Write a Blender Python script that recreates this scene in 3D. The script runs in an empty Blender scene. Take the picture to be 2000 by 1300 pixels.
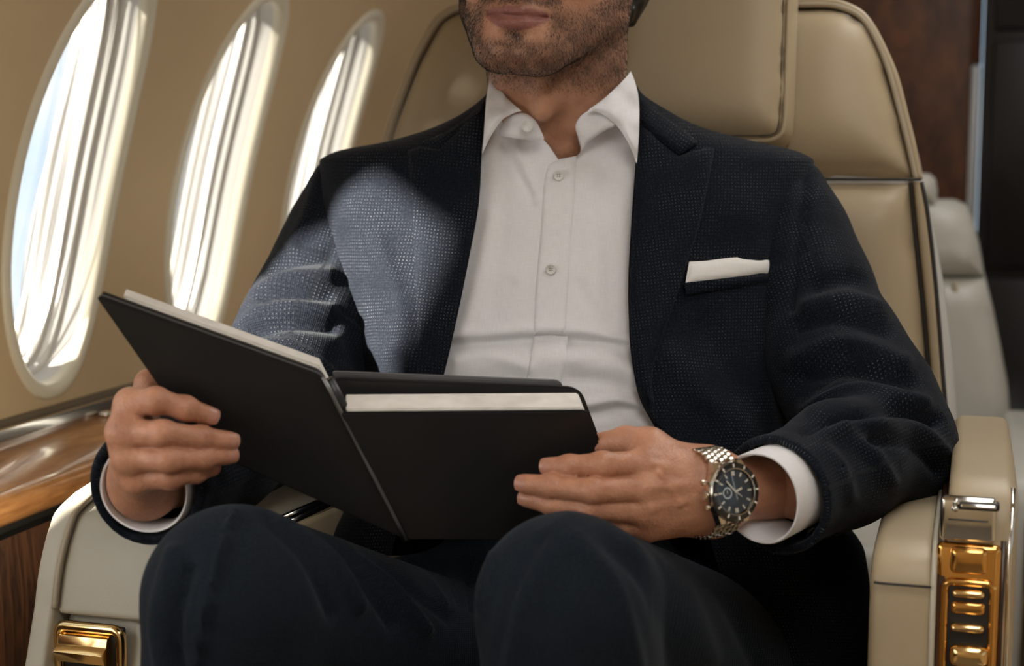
import bpy, bmesh, math, random
import numpy as np
from mathutils import Vector, Matrix
from mathutils.geometry import delaunay_2d_cdt

SC = bpy.context.scene
COL = SC.collection
rng = np.random.default_rng(7)
random.seed(7)

# ------------------------------------------------------------------ camera
F = 3000.0                      # focal length in pixels of the 2000 x 1300 frame
YAW, PITCH = math.radians(16.7), math.radians(7.0)
CAM = np.array([0.0, 0.0, 1.05])
RT = np.array([math.cos(YAW), math.sin(YAW), 0.0])
HZ = np.array([-math.sin(YAW), math.cos(YAW), 0.0])
ZU = np.array([0.0, 0.0, 1.0])
FW = HZ * math.cos(PITCH) - ZU * math.sin(PITCH)
UP = HZ * math.sin(PITCH) + ZU * math.cos(PITCH)
cd = bpy.data.cameras.new('camera')
cam = bpy.data.objects.new('camera', cd)
COL.objects.link(cam)
cd.sensor_width = 36.0
cd.lens = 36.0 * F / 2000.0
cd.clip_start = 0.05
m3 = Matrix(((RT[0], UP[0], -FW[0]), (RT[1], UP[1], -FW[1]), (RT[2], UP[2], -FW[2])))
cam.matrix_world = Matrix.Translation(CAM) @ m3.to_4x4()
cd.dof.use_dof = True
cd.dof.focus_distance = 1.28
cd.dof.aperture_fstop = 4.8
SC.camera = cam

# ------------------------------------------------------------------ light
SUN_DIR = np.array([0.52, 0.62, -0.325])      # the way the sunlight travels
w = bpy.data.worlds.new('sky')
SC.world = w
w.use_nodes = True
nt = w.node_tree
bg = nt.nodes['Background']
tc = nt.nodes.new('ShaderNodeTexCoord')
mp = nt.nodes.new('ShaderNodeMapping')
mp.inputs['Scale'].default_value = (1.2, 1.2, 3.5)
nz = nt.nodes.new('ShaderNodeTexNoise')
nz.inputs['Scale'].default_value = 2.2
nz.inputs['Detail'].default_value = 5
cr = nt.nodes.new('ShaderNodeValToRGB')
cr.color_ramp.elements[0].position = 0.38
cr.color_ramp.elements[0].color = (0.46, 0.62, 0.76, 1)
cr.color_ramp.elements[1].position = 0.62
cr.color_ramp.elements[1].color = (0.74, 0.79, 0.83, 1)
nt.links.new(tc.outputs['Generated'], mp.inputs[0])
nt.links.new(mp.outputs[0], nz.inputs['Vector'])
nt.links.new(nz.outputs['Fac'], cr.inputs[0])
nt.links.new(cr.outputs[0], bg.inputs['Color'])
bg.inputs['Strength'].default_value = 0.60
sl = bpy.data.lights.new('sun', 'SUN')
sl.energy = 19.0
sl.angle = math.radians(3.0)
sl.color = (1.0, 0.93, 0.82)
sun = bpy.data.objects.new('sun', sl)
COL.objects.link(sun)
sun.rotation_euler = Vector(SUN_DIR).to_track_quat('-Z', 'Y').to_euler()
vs = SC.view_settings
SC.display_settings.display_device = 'sRGB'
vs.view_transform = 'Standard'
vs.look = 'None'
vs.gamma = 1.0
vs.use_curve_mapping = False
vs.exposure = 1.0
# unseen fill lamps, added to raise ambient light; their housings are added too
for yy, en in ((0.25, 3.7), (1.75, 3.2)):
    al = bpy.data.lights.new('fill_lamp', 'AREA')
    al.shape = 'RECTANGLE'
    al.size, al.size_y = 0.34, 1.1
    al.energy = en
    al.color = (1.0, 0.98, 0.95)
    ao = bpy.data.objects.new('fill_lamp', al)
    COL.objects.link(ao)
    ao.location = (0.17, yy, 1.70)

# ------------------------------------------------------------------ pixel <-> world
def P(px, py, d):
    px, py, d = np.broadcast_arrays(np.asarray(px, float), np.asarray(py, float), np.asarray(d, float))
    return CAM + d[..., None] * (FW + RT * ((px - 1000) / F)[..., None] + UP * ((650 - py) / F)[..., None])

def proj(V):
    q = np.asarray(V, float) - CAM
    d = q @ FW
    return 1000 + F * (q @ RT) / d, 650 - F * (q @ UP) / d, d

def dirc(a, b, c):
    """camera-space vector (right, up, away) -> world"""
    return RT * a + UP * b + FW * c

def on_y(px, py, y):
    v = P(px, py, 1.0) - CAM
    return CAM + v * (y / v[1])

# ------------------------------------------------------------------ helpers
def crv(pts, n=8, closed=False):
    p = np.asarray(pts, float)
    N = len(p)
    out = []
    rngi = range(N) if closed else range(N - 1)
    for i in rngi:
        if closed:
            a, b, c, d = p[(i - 1) % N], p[i], p[(i + 1) % N], p[(i + 2) % N]
        else:
            a, b, c, d = p[max(i - 1, 0)], p[i], p[i + 1], p[min(i + 2, N - 1)]
        for k in range(n):
            t = k / n
            out.append(0.5 * ((2 * b) + (c - a) * t + (2 * a - 5 * b + 4 * c - d) * t * t + (3 * b - 3 * c + d - a) * t ** 3))
    if not closed:
        out.append(p[-1])
    return np.array(out)

def pch(xs, ys, x):
    """monotone cubic interpolation"""
    xs, ys, x = np.asarray(xs, float), np.asarray(ys, float), np.asarray(x, float)
    h = np.diff(xs); dl = np.diff(ys) / h
    m = np.zeros(len(xs))
    m[0], m[-1] = dl[0], dl[-1]
    for i in range(1, len(xs) - 1):
        if dl[i - 1] * dl[i] > 0:
            w1, w2 = 2 * h[i] + h[i - 1], h[i] + 2 * h[i - 1]
            m[i] = (w1 + w2) / (w1 / dl[i - 1] + w2 / dl[i])
    x = np.clip(x, xs[0], xs[-1])
    i = np.clip(np.searchsorted(xs, x) - 1, 0, len(xs) - 2)
    t = (x - xs[i]) / h[i]
    return ((2 * t ** 3 - 3 * t ** 2 + 1) * ys[i] + (t ** 3 - 2 * t ** 2 + t) * h[i] * m[i]
            + (-2 * t ** 3 + 3 * t ** 2) * ys[i + 1] + (t ** 3 - t ** 2) * h[i] * m[i + 1])

def seg_dist(X, Y, poly):
    """distance of 2d points to a polyline"""
    poly = np.asarray(poly, float)
    best = np.full(np.shape(X), 1e9)
    for a, b in zip(poly[:-1], poly[1:]):
        d = b - a
        L = d @ d + 1e-12
        t = np.clip(((X - a[0]) * d[0] + (Y - a[1]) * d[1]) / L, 0, 1)
        best = np.minimum(best, np.hypot(X - a[0] - t * d[0], Y - a[1] - t * d[1]))
    return best

def in_poly(X, Y, poly):
    poly = np.asarray(poly, float)
    ins = np.zeros(np.shape(X), bool)
    j = len(poly) - 1
    for i in range(len(poly)):
        xi, yi = poly[i]; xj, yj = poly[j]
        c = ((yi > Y) != (yj > Y)) & (X < (xj - xi) * (Y - yi) / (yj - yi + 1e-12) + xi)
        ins ^= c
        j = i
    return ins

def mk(name, V, Fc, mat, parent=None, uv=None, col=None, smooth=True, sharp=None):
    me = bpy.data.meshes.new(name)
    V = np.asarray(V, float)
    Fc = Fc.tolist() if isinstance(Fc, np.ndarray) else Fc
    me.from_pydata(V.tolist(), [], Fc)
    if uv is not None:
        ul = me.uv_layers.new(name='UVMap')
        li = np.empty(len(me.loops), np.int32)
        me.loops.foreach_get('vertex_index', li)
        ul.data.foreach_set('uv', np.asarray(uv, np.float32)[li].ravel())
    if col is not None:
        at = me.color_attributes.new('tint', 'FLOAT_COLOR', 'POINT')
        at.data.foreach_set('color', np.asarray(col, np.float32).ravel())
    me.materials.append(mat)
    if smooth:
        me.polygons.foreach_set('use_smooth', [True] * len(me.polygons))
        if sharp is not None:
            me.set_sharp_from_angle(angle=math.radians(sharp))
    me.update()
    o = bpy.data.objects.new(name, me)
    COL.objects.link(o)
    if parent is not None:
        o.parent = parent
        o.matrix_parent_inverse = parent_world(parent).inverted()
    return o

def parent_world(p):
    return Matrix.Translation(p.location) if p.parent is None else Matrix.Identity(4)

def thing(name, label, cat, loc, group=None):
    o = bpy.data.objects.new(name, None)
    COL.objects.link(o)
    o.empty_display_size = 0.05
    o.location = loc
    o['label'] = label
    o['category'] = cat
    if group:
        o['group'] = group
    return o

def tag(o, label, cat, group=None):
    o['label'] = label
    o['category'] = cat
    if group:
        o['group'] = group
    return o

def struct(o, label=None):
    o['kind'] = 'structure'
    if label:
        o['label'] = label
    return o

def bm_obj(name, bm, mat, parent=None, smooth=True, sharp=35):
    me = bpy.data.meshes.new(name)
    bmesh.ops.recalc_face_normals(bm, faces=bm.faces)
    bm.to_mesh(me)
    bm.free()
    me.materials.append(mat)
    if smooth:
        me.polygons.foreach_set('use_smooth', [True] * len(me.polygons))
        me.set_sharp_from_angle(angle=math.radians(sharp))
    o = bpy.data.objects.new(name, me)
    COL.objects.link(o)
    if parent is not None:
        o.parent = parent
        o.matrix_parent_inverse = parent_world(parent).inverted()
    return o

def prism_bm(profile, ax, a0, a1, bev=0.0, segs=3, bm=None):
    """profile: list of 2d points, extruded along axis ax ('x','y','z') from a0 to a1"""
    bm = bm or bmesh.new()
    def pt(p, a):
        return {'x': (a, p[0], p[1]), 'y': (p[0], a, p[1]), 'z': (p[0], p[1], a)}[ax]
    r0 = [bm.verts.new(pt(p, a0)) for p in profile]
    r1 = [bm.verts.new(pt(p, a1)) for p in profile]
    n = len(profile)
    fs = [bm.faces.new(r0[::-1]), bm.faces.new(r1)]
    for i in range(n):
        fs.append(bm.faces.new((r0[i], r0[(i + 1) % n], r1[(i + 1) % n], r1[i])))
    bmesh.ops.recalc_face_normals(bm, faces=fs)
    if bev > 0:
        ed = set(e for f in fs for e in f.edges)
        ed = [e for e in ed if len(e.link_faces) == 2 and e.calc_face_angle(0) > 0.5]
        bmesh.ops.bevel(bm, geom=ed, offset=bev, segments=segs, profile=0.5, affect='EDGES', clamp_overlap=True)
    return bm

def box_bm(lo, hi, bev=0.0, segs=2, bm=None):
    return prism_bm([(lo[0], lo[1]), (hi[0], lo[1]), (hi[0], hi[1]), (lo[0], hi[1])], 'z', lo[2], hi[2], bev, segs, bm)

def tube(pts, r, n=8, closed=False, flat=1.0):
    pts = np.asarray(pts, float)
    N = len(pts)
    r = np.broadcast_to(np.asarray(r, float), (N,))
    T = np.roll(pts, -1, 0) - np.roll(pts, 1, 0)
    if not closed:
        T[0] = pts[1] - pts[0]; T[-1] = pts[-1] - pts[-2]
    T /= np.linalg.norm(T, axis=1)[:, None] + 1e-12
    ref = np.array([0.13, 0.21, 0.97])
    if abs(T[0] @ ref) > 0.9:
        ref = np.array([1.0, 0.1, 0])
    V = []
    nrm = np.cross(T[0], ref); nrm /= np.linalg.norm(nrm)
    for i in range(N):
        nrm = nrm - T[i] * (nrm @ T[i]); nrm /= np.linalg.norm(nrm)
        bi = np.cross(T[i], nrm)
        for k in range(n):
            a = 2 * math.pi * k / n
            V.append(pts[i] + r[i] * (math.cos(a) * nrm + flat * math.sin(a) * bi))
    Fc = []
    for i in range(N if closed else N - 1):
        j = (i + 1) % N
        for k in range(n):
            l = (k + 1) % n
            Fc.append([i * n + k, i * n + l, j * n + l, j * n + k])
    if not closed:
        Fc.append(list(range(n))[::-1]); Fc.append([(N - 1) * n + k for k in range(n)])
    return np.array(V), Fc

def fill(poly, sp):
    """triangulate a polygon with an inner grid of spacing sp -> points, triangles, distance to the border"""
    poly = np.asarray(poly, float)
    n = len(poly)
    pts = [poly]
    lo, hi = poly.min(0), poly.max(0)
    gx, gy = np.meshgrid(np.arange(lo[0] + sp * .5, hi[0], sp), np.arange(lo[1] + sp * .5, hi[1], sp))
    gx = gx + (np.arange(gx.shape[0]) % 2)[:, None] * sp * .5
    gx, gy = gx.ravel(), gy.ravel()
    cl = np.vstack([poly, poly[:1]])
    keep = in_poly(gx, gy, poly) & (seg_dist(gx, gy, cl) > sp * .45)
    pts.append(np.stack([gx[keep], gy[keep]], 1))
    A = np.vstack(pts)
    r = delaunay_2d_cdt([Vector(p) for p in A.tolist()], [(i, (i + 1) % n) for i in range(n)], [list(range(n))], 1, 1e-7)
    Q = np.array([list(v) for v in r[0]])
    T = np.array([list(f) for f in r[2]])
    bd = r[1]
    D = seg_dist(Q[:, 0], Q[:, 1], cl)
    a, b, c = Q[T[:, 0]], Q[T[:, 1]], Q[T[:, 2]]
    s = (b[:, 0] - a[:, 0]) * (c[:, 1] - a[:, 1]) - (b[:, 1] - a[:, 1]) * (c[:, 0] - a[:, 0])
    T[s < 0] = T[s < 0][:, ::-1]
    T = T[np.abs(s) > 1e-12]
    return Q, T, D

def solid(front, back, T):
    """front and back sheets with the same triangles, closed along the rim"""
    n = len(front)
    cnt = {}
    for t in T:
        for i in range(3):
            e = (t[i], t[(i + 1) % 3])
            cnt[e] = 1
    side = [[a, b, b + n, a + n] for (a, b) in cnt if (b, a) not in cnt]
    V = np.vstack([front, back])
    Fc = T[:, ::-1].tolist() + (T + n).tolist() + [s for s in side]
    return V, Fc

def sheet(name, poly, depth, mat, parent, thick=0.003, edge=0.0, ew=8.0, sp=10, uvs=2100.0, uvrot=0.0):
    """a piece of cloth or board: outline seen from the camera, real depth from depth(px, py), real thickness"""
    Q, T, D = fill(poly, sp)
    d = depth(Q[:, 0], Q[:, 1])
    fr = P(Q[:, 0], Q[:, 1], d + edge * np.exp(-(D / ew) ** 2))
    bk = P(Q[:, 0], Q[:, 1], d + thick)
    V, Fc = solid(fr, bk, T)
    c, s = math.cos(uvrot), math.sin(uvrot)
    uv = np.stack([Q[:, 0] * c - Q[:, 1] * s, Q[:, 0] * s + Q[:, 1] * c], 1) / uvs
    return mk(name, V, Fc, mat, parent, uv=np.vstack([uv, uv]), sharp=50)

def idw(ctrl, p=2.0, soft=400.0):
    ctrl = np.asarray(ctrl, float)
    def f(x, y):
        d2 = (np.asarray(x)[..., None] - ctrl[:, 0]) ** 2 + (np.asarray(y)[..., None] - ctrl[:, 1]) ** 2 + soft
        wt = d2 ** (-p)
        return (wt * ctrl[:, 2]).sum(-1) / wt.sum(-1)
    return f

def cushion(name, poly, O, ex, ey, nn, H, wd, back, mat, parent, sp=0.012, pw=2.0, sag=None):
    """padded panel: 2d outline in the plane O+ex*u+ey*v, swelling H along nn with an edge of width wd"""
    Q, T, D = fill(poly, sp)
    t = np.clip(D / wd, 0, 1)
    h = H * (1 - (1 - t) ** pw) ** (1 / pw)
    if sag is not None:
        h = h + sag(Q[:, 0], Q[:, 1])
    base = O + Q[:, :1] * ex + Q[:, 1:] * ey
    V, Fc = solid(base + h[:, None] * nn, base - back * nn, T)
    return mk(name, V, Fc, mat, parent, uv=np.vstack([Q, Q]), sharp=60)

# ------------------------------------------------------------------ signed distance modelling
def s_cone(p, a, b, ra, rb):
    a, b = np.asarray(a, float), np.asarray(b, float)
    d = b - a
    t = np.clip(((p - a) @ d) / (d @ d + 1e-12), 0, 1)
    return np.linalg.norm(p - a - t[..., None] * d, axis=-1) - (ra + (rb - ra) * t)

def s_ell(p, c, r, R=None):
    q = p - np.asarray(c, float)
    if R is not None:
        q = q @ R
    r = np.asarray(r, float)
    k0 = np.linalg.norm(q / r, axis=-1)
    k1 = np.linalg.norm(q / (r * r), axis=-1)
    return k0 * (k0 - 1.0) / (k1 + 1e-9)

def smin(a, b, k):
    h = np.maximum(k - np.abs(a - b), 0) / k
    return np.minimum(a, b) - h * h * k * 0.25

def smax(a, b, k):
    return -smin(-a, -b, k)

def run_prims(prims):
    def f(p):
        d = None
        for q in prims:
            kind, k = q[0], q[-1]
            if kind[0] == 'c':
                v = s_cone(p, *q[1:5])
            elif kind[0] == 'e':
                v = s_ell(p, *q[1:4])
            else:
                v = q[1](p)
            if kind.endswith('-'):
                d = smax(d, -v, k)
            elif kind.endswith('&'):
                d = smax(d, v, k)
            else:
                d = v if d is None else smin(d, v, k)
        return d
    return f

def nets(f, lo, hi, h):
    lo, hi = np.asarray(lo, float), np.asarray(hi, float)
    B = 6
    nb = np.ceil((hi - lo) / (h * B)).astype(int) + 1
    n = nb * B
    ax = [lo[i] + h * B * (np.arange(nb[i]) + 0.5) for i in range(3)]
    G = np.stack(np.meshgrid(*ax, indexing='ij'), -1)
    c = f(G.reshape(-1, 3)).reshape(nb)
    near = np.abs(c) < h * B * 1.25
    big = np.repeat(np.repeat(np.repeat(c, B, 0), B, 1), B, 2)
    nr = np.repeat(np.repeat(np.repeat(near, B, 0), B, 1), B, 2)
    idx = np.argwhere(nr)
    pts = lo + (idx + 0.5) * h
    val = np.concatenate([f(x) for x in np.array_split(pts, max(1, len(pts) // 200000))])
    big[nr] = val
    V = big
    ins = V < 0
    cx = tuple(s - 1 for s in V.shape)
    acc = np.zeros(cx + (3,)); cnt = np.zeros(cx)
    def sub(A, o):
        return A[o[0]:o[0] + cx[0], o[1]:o[1] + cx[1], o[2]:o[2] + cx[2]]
    for axd in range(3):
        for o1 in (0, 1):
            for o2 in (0, 1):
                o = [0, 0, 0]; q = [i for i in range(3) if i != axd]
                o[q[0]], o[q[1]] = o1, o2
                e = list(o); e[axd] = 1
                a, b = sub(V, o), sub(V, e)
                m = (a < 0) != (b < 0)
                t = np.where(m, a / np.where(m, a - b, 1), 0)
                pos = np.array(o, float)
                for i in range(3):
                    acc[..., i] += np.where(m, (t if i == axd else pos[i]), 0)
                cnt += m
    act = cnt > 0
    vid = -np.ones(cx, int)
    vid[act] = np.arange(act.sum())
    ci = np.argwhere(act)
    verts = lo + (ci + acc[act] / cnt[act][:, None] + 0.5) * h
    faces = []
    for axd in range(3):
        q = [(axd + 1) % 3, (axd + 2) % 3]
        s0 = [slice(1, -1)] * 3; s1 = [slice(1, -1)] * 3
        s0[axd] = slice(0, -1); s1[axd] = slice(1, None)
        a = ins[tuple(s0)]; b = ins[tuple(s1)]
        for flip, m in ((False, a & ~b), (True, ~a & b)):
            g = np.argwhere(m)
            if not len(g):
                continue
            base = g.copy()
            base[:, q[0]] += 1; base[:, q[1]] += 1     # index of the edge's first grid point
            def cell(d0, d1):
                c_ = base.copy(); c_[:, q[0]] += d0; c_[:, q[1]] += d1
                return vid[c_[:, 0], c_[:, 1], c_[:, 2]]
            Q = np.stack([cell(-1, -1), cell(0, -1), cell(0, 0), cell(-1, 0)], 1)
            faces.append(Q[:, ::-1] if flip else Q)
    Fc = np.vstack(faces)
    Fc = Fc[(Fc >= 0).all(1)]
    e = h * 0.5
    for _ in range(2):
        d = f(verts)
        g = np.stack([f(verts + np.eye(3)[i] * e) - f(verts - np.eye(3)[i] * e) for i in range(3)], 1) / (2 * e)
        gn = np.linalg.norm(g, axis=1)[:, None] + 1e-6
        verts = verts - np.clip(d[:, None] / gn, -h, h) * g / gn * 0.9
    return verts, Fc, g / gn

def push(V, N, strokes):
    """cloth folds: ridges (+) and creases (-) along lines seen on the camera side, real displacement in metres"""
    x, y, d = proj(V)
    vd = V - CAM
    vd /= np.linalg.norm(vd, axis=1)[:, None]
    fac = np.clip(-(N * vd).sum(1) * 2.0, 0, 1)
    out = np.zeros(len(V))
    for poly, wd, amp in strokes:
        dist = seg_dist(x, y, crv(poly, 6) if len(poly) > 2 else poly)
        out += amp * np.exp(-(dist / wd) ** 2)
    return V + N * (out * fac)[:, None]
# ------------------------------------------------------------------ materials
def mat_new(name):
    m = bpy.data.materials.new(name)
    m.use_nodes = True
    n = m.node_tree.nodes
    return m, m.node_tree, n['Principled BSDF']

class G:
    """small node-graph helper"""
    def __init__(self, t):
        self.t = t
    def n(self, kind, ins=None, **props):
        nd = self.t.nodes.new(kind)
        for k, v in props.items():
            setattr(nd, k, v)
        for k, v in (ins or {}).items():
            if isinstance(v, bpy.types.NodeSocket):
                self.t.links.new(v, nd.inputs[k])
            else:
                nd.inputs[k].default_value = v
        return nd
    def math(self, op, a, b=0.0, c=0.0):
        return self.n('ShaderNodeMath', {0: a, 1: b, 2: c}, operation=op).outputs[0]
    def mix(self, f, a, b):
        nd = self.n('ShaderNodeMix', data_type='RGBA')
        for s, v in ((nd.inputs[0], f), (nd.inputs[6], a), (nd.inputs[7], b)):
            if isinstance(v, bpy.types.NodeSocket):
                self.t.links.new(v, s)
            else:
                s.default_value = v
        return nd.outputs[2]
    def ramp(self, f, stops):
        nd = self.n('ShaderNodeValToRGB', {0: f})
        e = nd.color_ramp.elements
        while len(e) < len(stops):
            e.new(0.5)
        for q, (p, c) in zip(e, stops):
            q.position = p
            q.color = c if len(c) == 4 else (*c, 1)
        return nd.outputs[0]
    def link(self, a, b):
        self.t.links.new(a, b)

def simple(name, col, rough=0.5, metal=0.0, noise=0.0, nscale=30.0, bump=0.0, bscale=400.0, coat=0.0, sheen=0.0, spec=0.5, sss=0.0, dist=0.0006):
    m, t, b = mat_new(name)
    g = G(t)
    c4 = (*col, 1)
    b.inputs['Roughness'].default_value = rough
    b.inputs['Metallic'].default_value = metal
    b.inputs['Coat Weight'].default_value = coat
    b.inputs['Coat Roughness'].default_value = 0.08
    b.inputs['Sheen Weight'].default_value = sheen
    b.inputs['Specular IOR Level'].default_value = spec
    tc = g.n('ShaderNodeTexCoord')
    if noise > 0:
        n = g.n('ShaderNodeTexNoise', {'Vector': tc.outputs['Object'], 'Scale': nscale, 'Detail': 4.0})
        lo = tuple(x * (1 - noise) for x in col)
        hi = tuple(min(1, x * (1 + noise)) for x in col)
        g.link(g.ramp(n.outputs['Fac'], [(0.3, lo), (0.7, hi)]), b.inputs['Base Color'])
    else:
        b.inputs['Base Color'].default_value = c4
    if bump > 0:
        n = g.n('ShaderNodeTexNoise', {'Vector': tc.outputs['Object'], 'Scale': bscale, 'Detail': 3.0})
        bp = g.n('ShaderNodeBump', {'Height': n.outputs['Fac'], 'Strength': bump, 'Distance': dist})
        g.link(bp.outputs[0], b.inputs['Normal'])
    return m

M = {}
M['leather'] = simple('cream_leather', (0.40, 0.318, 0.205), 0.42, noise=0.06, nscale=6, bump=0.35, bscale=700, spec=0.4, dist=0.0004)
M['leather_lit'] = simple('lit_leather', (0.50, 0.46, 0.37), 0.42, noise=0.05, nscale=6, bump=0.35, bscale=700, spec=0.4, dist=0.0004)  # same seat leather, paler to stand in for sun on the window armrest
M['piping'] = simple('piping', (0.40, 0.33, 0.235), 0.45, bump=0.2)
M['shell'] = simple('grey_shell', (0.52, 0.51, 0.48), 0.32, spec=0.5)
M['seam_brown'] = simple('seam_brown', (0.16, 0.125, 0.085), 0.6)
M['groove'] = simple('dark_groove', (0.030, 0.026, 0.022), 0.7)
M['gold'] = simple('polished_gold', (0.78, 0.43, 0.13), 0.14, metal=1.0, noise=0.08, nscale=20)
M['gold_pale'] = simple('brushed_gold', (0.85, 0.60, 0.28), 0.16, metal=1.0)
M['chrome'] = simple('chrome', (0.72, 0.70, 0.66), 0.12, metal=1.0)
M['darkgap'] = simple('black_gap', (0.012, 0.011, 0.010), 0.5)
M['wall'] = simple('wall_lining', (0.62, 0.47, 0.29), 0.60, noise=0.07, nscale=3, bump=0.1, bscale=500, spec=0.3)
M['ceiling'] = simple('ceiling_lining', (0.50, 0.43, 0.32), 0.7, noise=0.05, nscale=3)
M['rim'] = simple('window_rim', (0.74, 0.69, 0.56), 0.35, spec=0.5)
M['reveal'] = simple('window_reveal', (0.60, 0.58, 0.55), 0.45)
M['carpet'] = simple('carpet', (0.16, 0.13, 0.10), 0.9, noise=0.3, nscale=120, bump=0.8, bscale=500)
M['black_panel'] = simple('black_panel', (0.012, 0.012, 0.013), 0.35, noise=0.4, nscale=5)
M['steel_strip'] = simple('satin_strip', (0.62, 0.64, 0.66), 0.35, metal=0.2)
M['folder'] = simple('black_folder', (0.0115, 0.0113, 0.0115), 0.40, noise=0.15, nscale=20, bump=0.25, bscale=900, spec=0.5, dist=0.0003)
M['folder_edge'] = simple('folder_edge', (0.11, 0.11, 0.115), 0.35)
M['silver'] = simple('silver_binding', (0.16, 0.155, 0.15), 0.32, metal=0.5)
M['button_dark'] = simple('dark_button', (0.022, 0.023, 0.027), 0.18, spec=0.6)
M['button_white'] = simple('pearl_button', (0.68, 0.67, 0.63), 0.22)
M['hair'] = simple('dark_hair', (0.010, 0.008, 0.007), 0.42, noise=0.4, nscale=90)
M['beard'] = simple('beard_hair', (0.022, 0.014, 0.010), 0.55)
M['nail'] = simple('fingernail', (0.43, 0.205, 0.140), 0.3, spec=0.5)
M['steel'] = simple('watch_steel', (0.66, 0.61, 0.53), 0.2, metal=1.0)
M['watch_black'] = simple('watch_black', (0.012, 0.012, 0.013), 0.2, spec=0.6)
M['watch_lume'] = simple('watch_markers', (0.75, 0.70, 0.58), 0.3)
M['eye'] = simple('eye_white', (0.7, 0.68, 0.65), 0.1)
M['seat_rear'] = simple('rear_seat_leather', (0.50, 0.49, 0.44), 0.45, noise=0.05, nscale=6, bump=0.2, bscale=600)
M['lining'] = simple('sleeve_lining', (0.010, 0.011, 0.016), 0.6)

def paper():
    m, t, b = mat_new('paper_block')
    g = G(t)
    tc = g.n('ShaderNodeTexCoord')
    n = g.n('ShaderNodeTexNoise', {'Vector': tc.outputs['Object'], 'Scale': 60.0, 'Detail': 2.0})
    g.link(g.ramp(n.outputs['Fac'], [(0.3, (0.66, 0.63, 0.58)), (0.7, (0.80, 0.77, 0.72))]), b.inputs['Base Color'])
    b.inputs['Roughness'].default_value = 0.7
    return m
M['paper'] = paper()

def wood(name, dark, light, rough, coat, stretch, scale):
    m, t, b = mat_new(name)
    g = G(t)
    tc = g.n('ShaderNodeTexCoord')
    mp = g.n('ShaderNodeMapping', {'Vector': tc.outputs['Object'], 'Scale': stretch})
    w1 = g.n('ShaderNodeTexNoise', {'Vector': mp.outputs[0], 'Scale': scale, 'Detail': 8.0, 'Roughness': 0.65, 'Distortion': 1.2})
    w2 = g.n('ShaderNodeTexNoise', {'Vector': mp.outputs[0], 'Scale': scale * 7, 'Detail': 4.0})
    f = g.math('ADD', g.math('MULTIPLY', w1.outputs['Fac'], 0.75), g.math('MULTIPLY', w2.outputs['Fac'], 0.25))
    g.link(g.ramp(f, [(0.38, dark), (0.52, tuple((a + c) / 2 for a, c in zip(dark, light))), (0.64, light)]), b.inputs['Base Color'])
    b.inputs['Roughness'].default_value = rough
    b.inputs['Coat Weight'].default_value = coat
    b.inputs['Coat Roughness'].default_value = 0.06
    bp = g.n('ShaderNodeBump', {'Height': w2.outputs['Fac'], 'Strength': 0.08, 'Distance': 0.001})
    g.link(bp.outputs[0], b.inputs['Normal'])
    return m
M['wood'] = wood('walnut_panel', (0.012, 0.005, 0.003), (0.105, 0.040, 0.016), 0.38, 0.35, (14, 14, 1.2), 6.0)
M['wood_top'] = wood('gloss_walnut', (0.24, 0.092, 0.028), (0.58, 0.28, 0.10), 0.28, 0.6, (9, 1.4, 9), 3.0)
M['wood_dark'] = wood('dark_bulkhead_wood', (0.055, 0.016, 0.005), (0.20, 0.064, 0.018), 0.35, 0.3, (5, 5, 2.0), 3.0)

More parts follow.
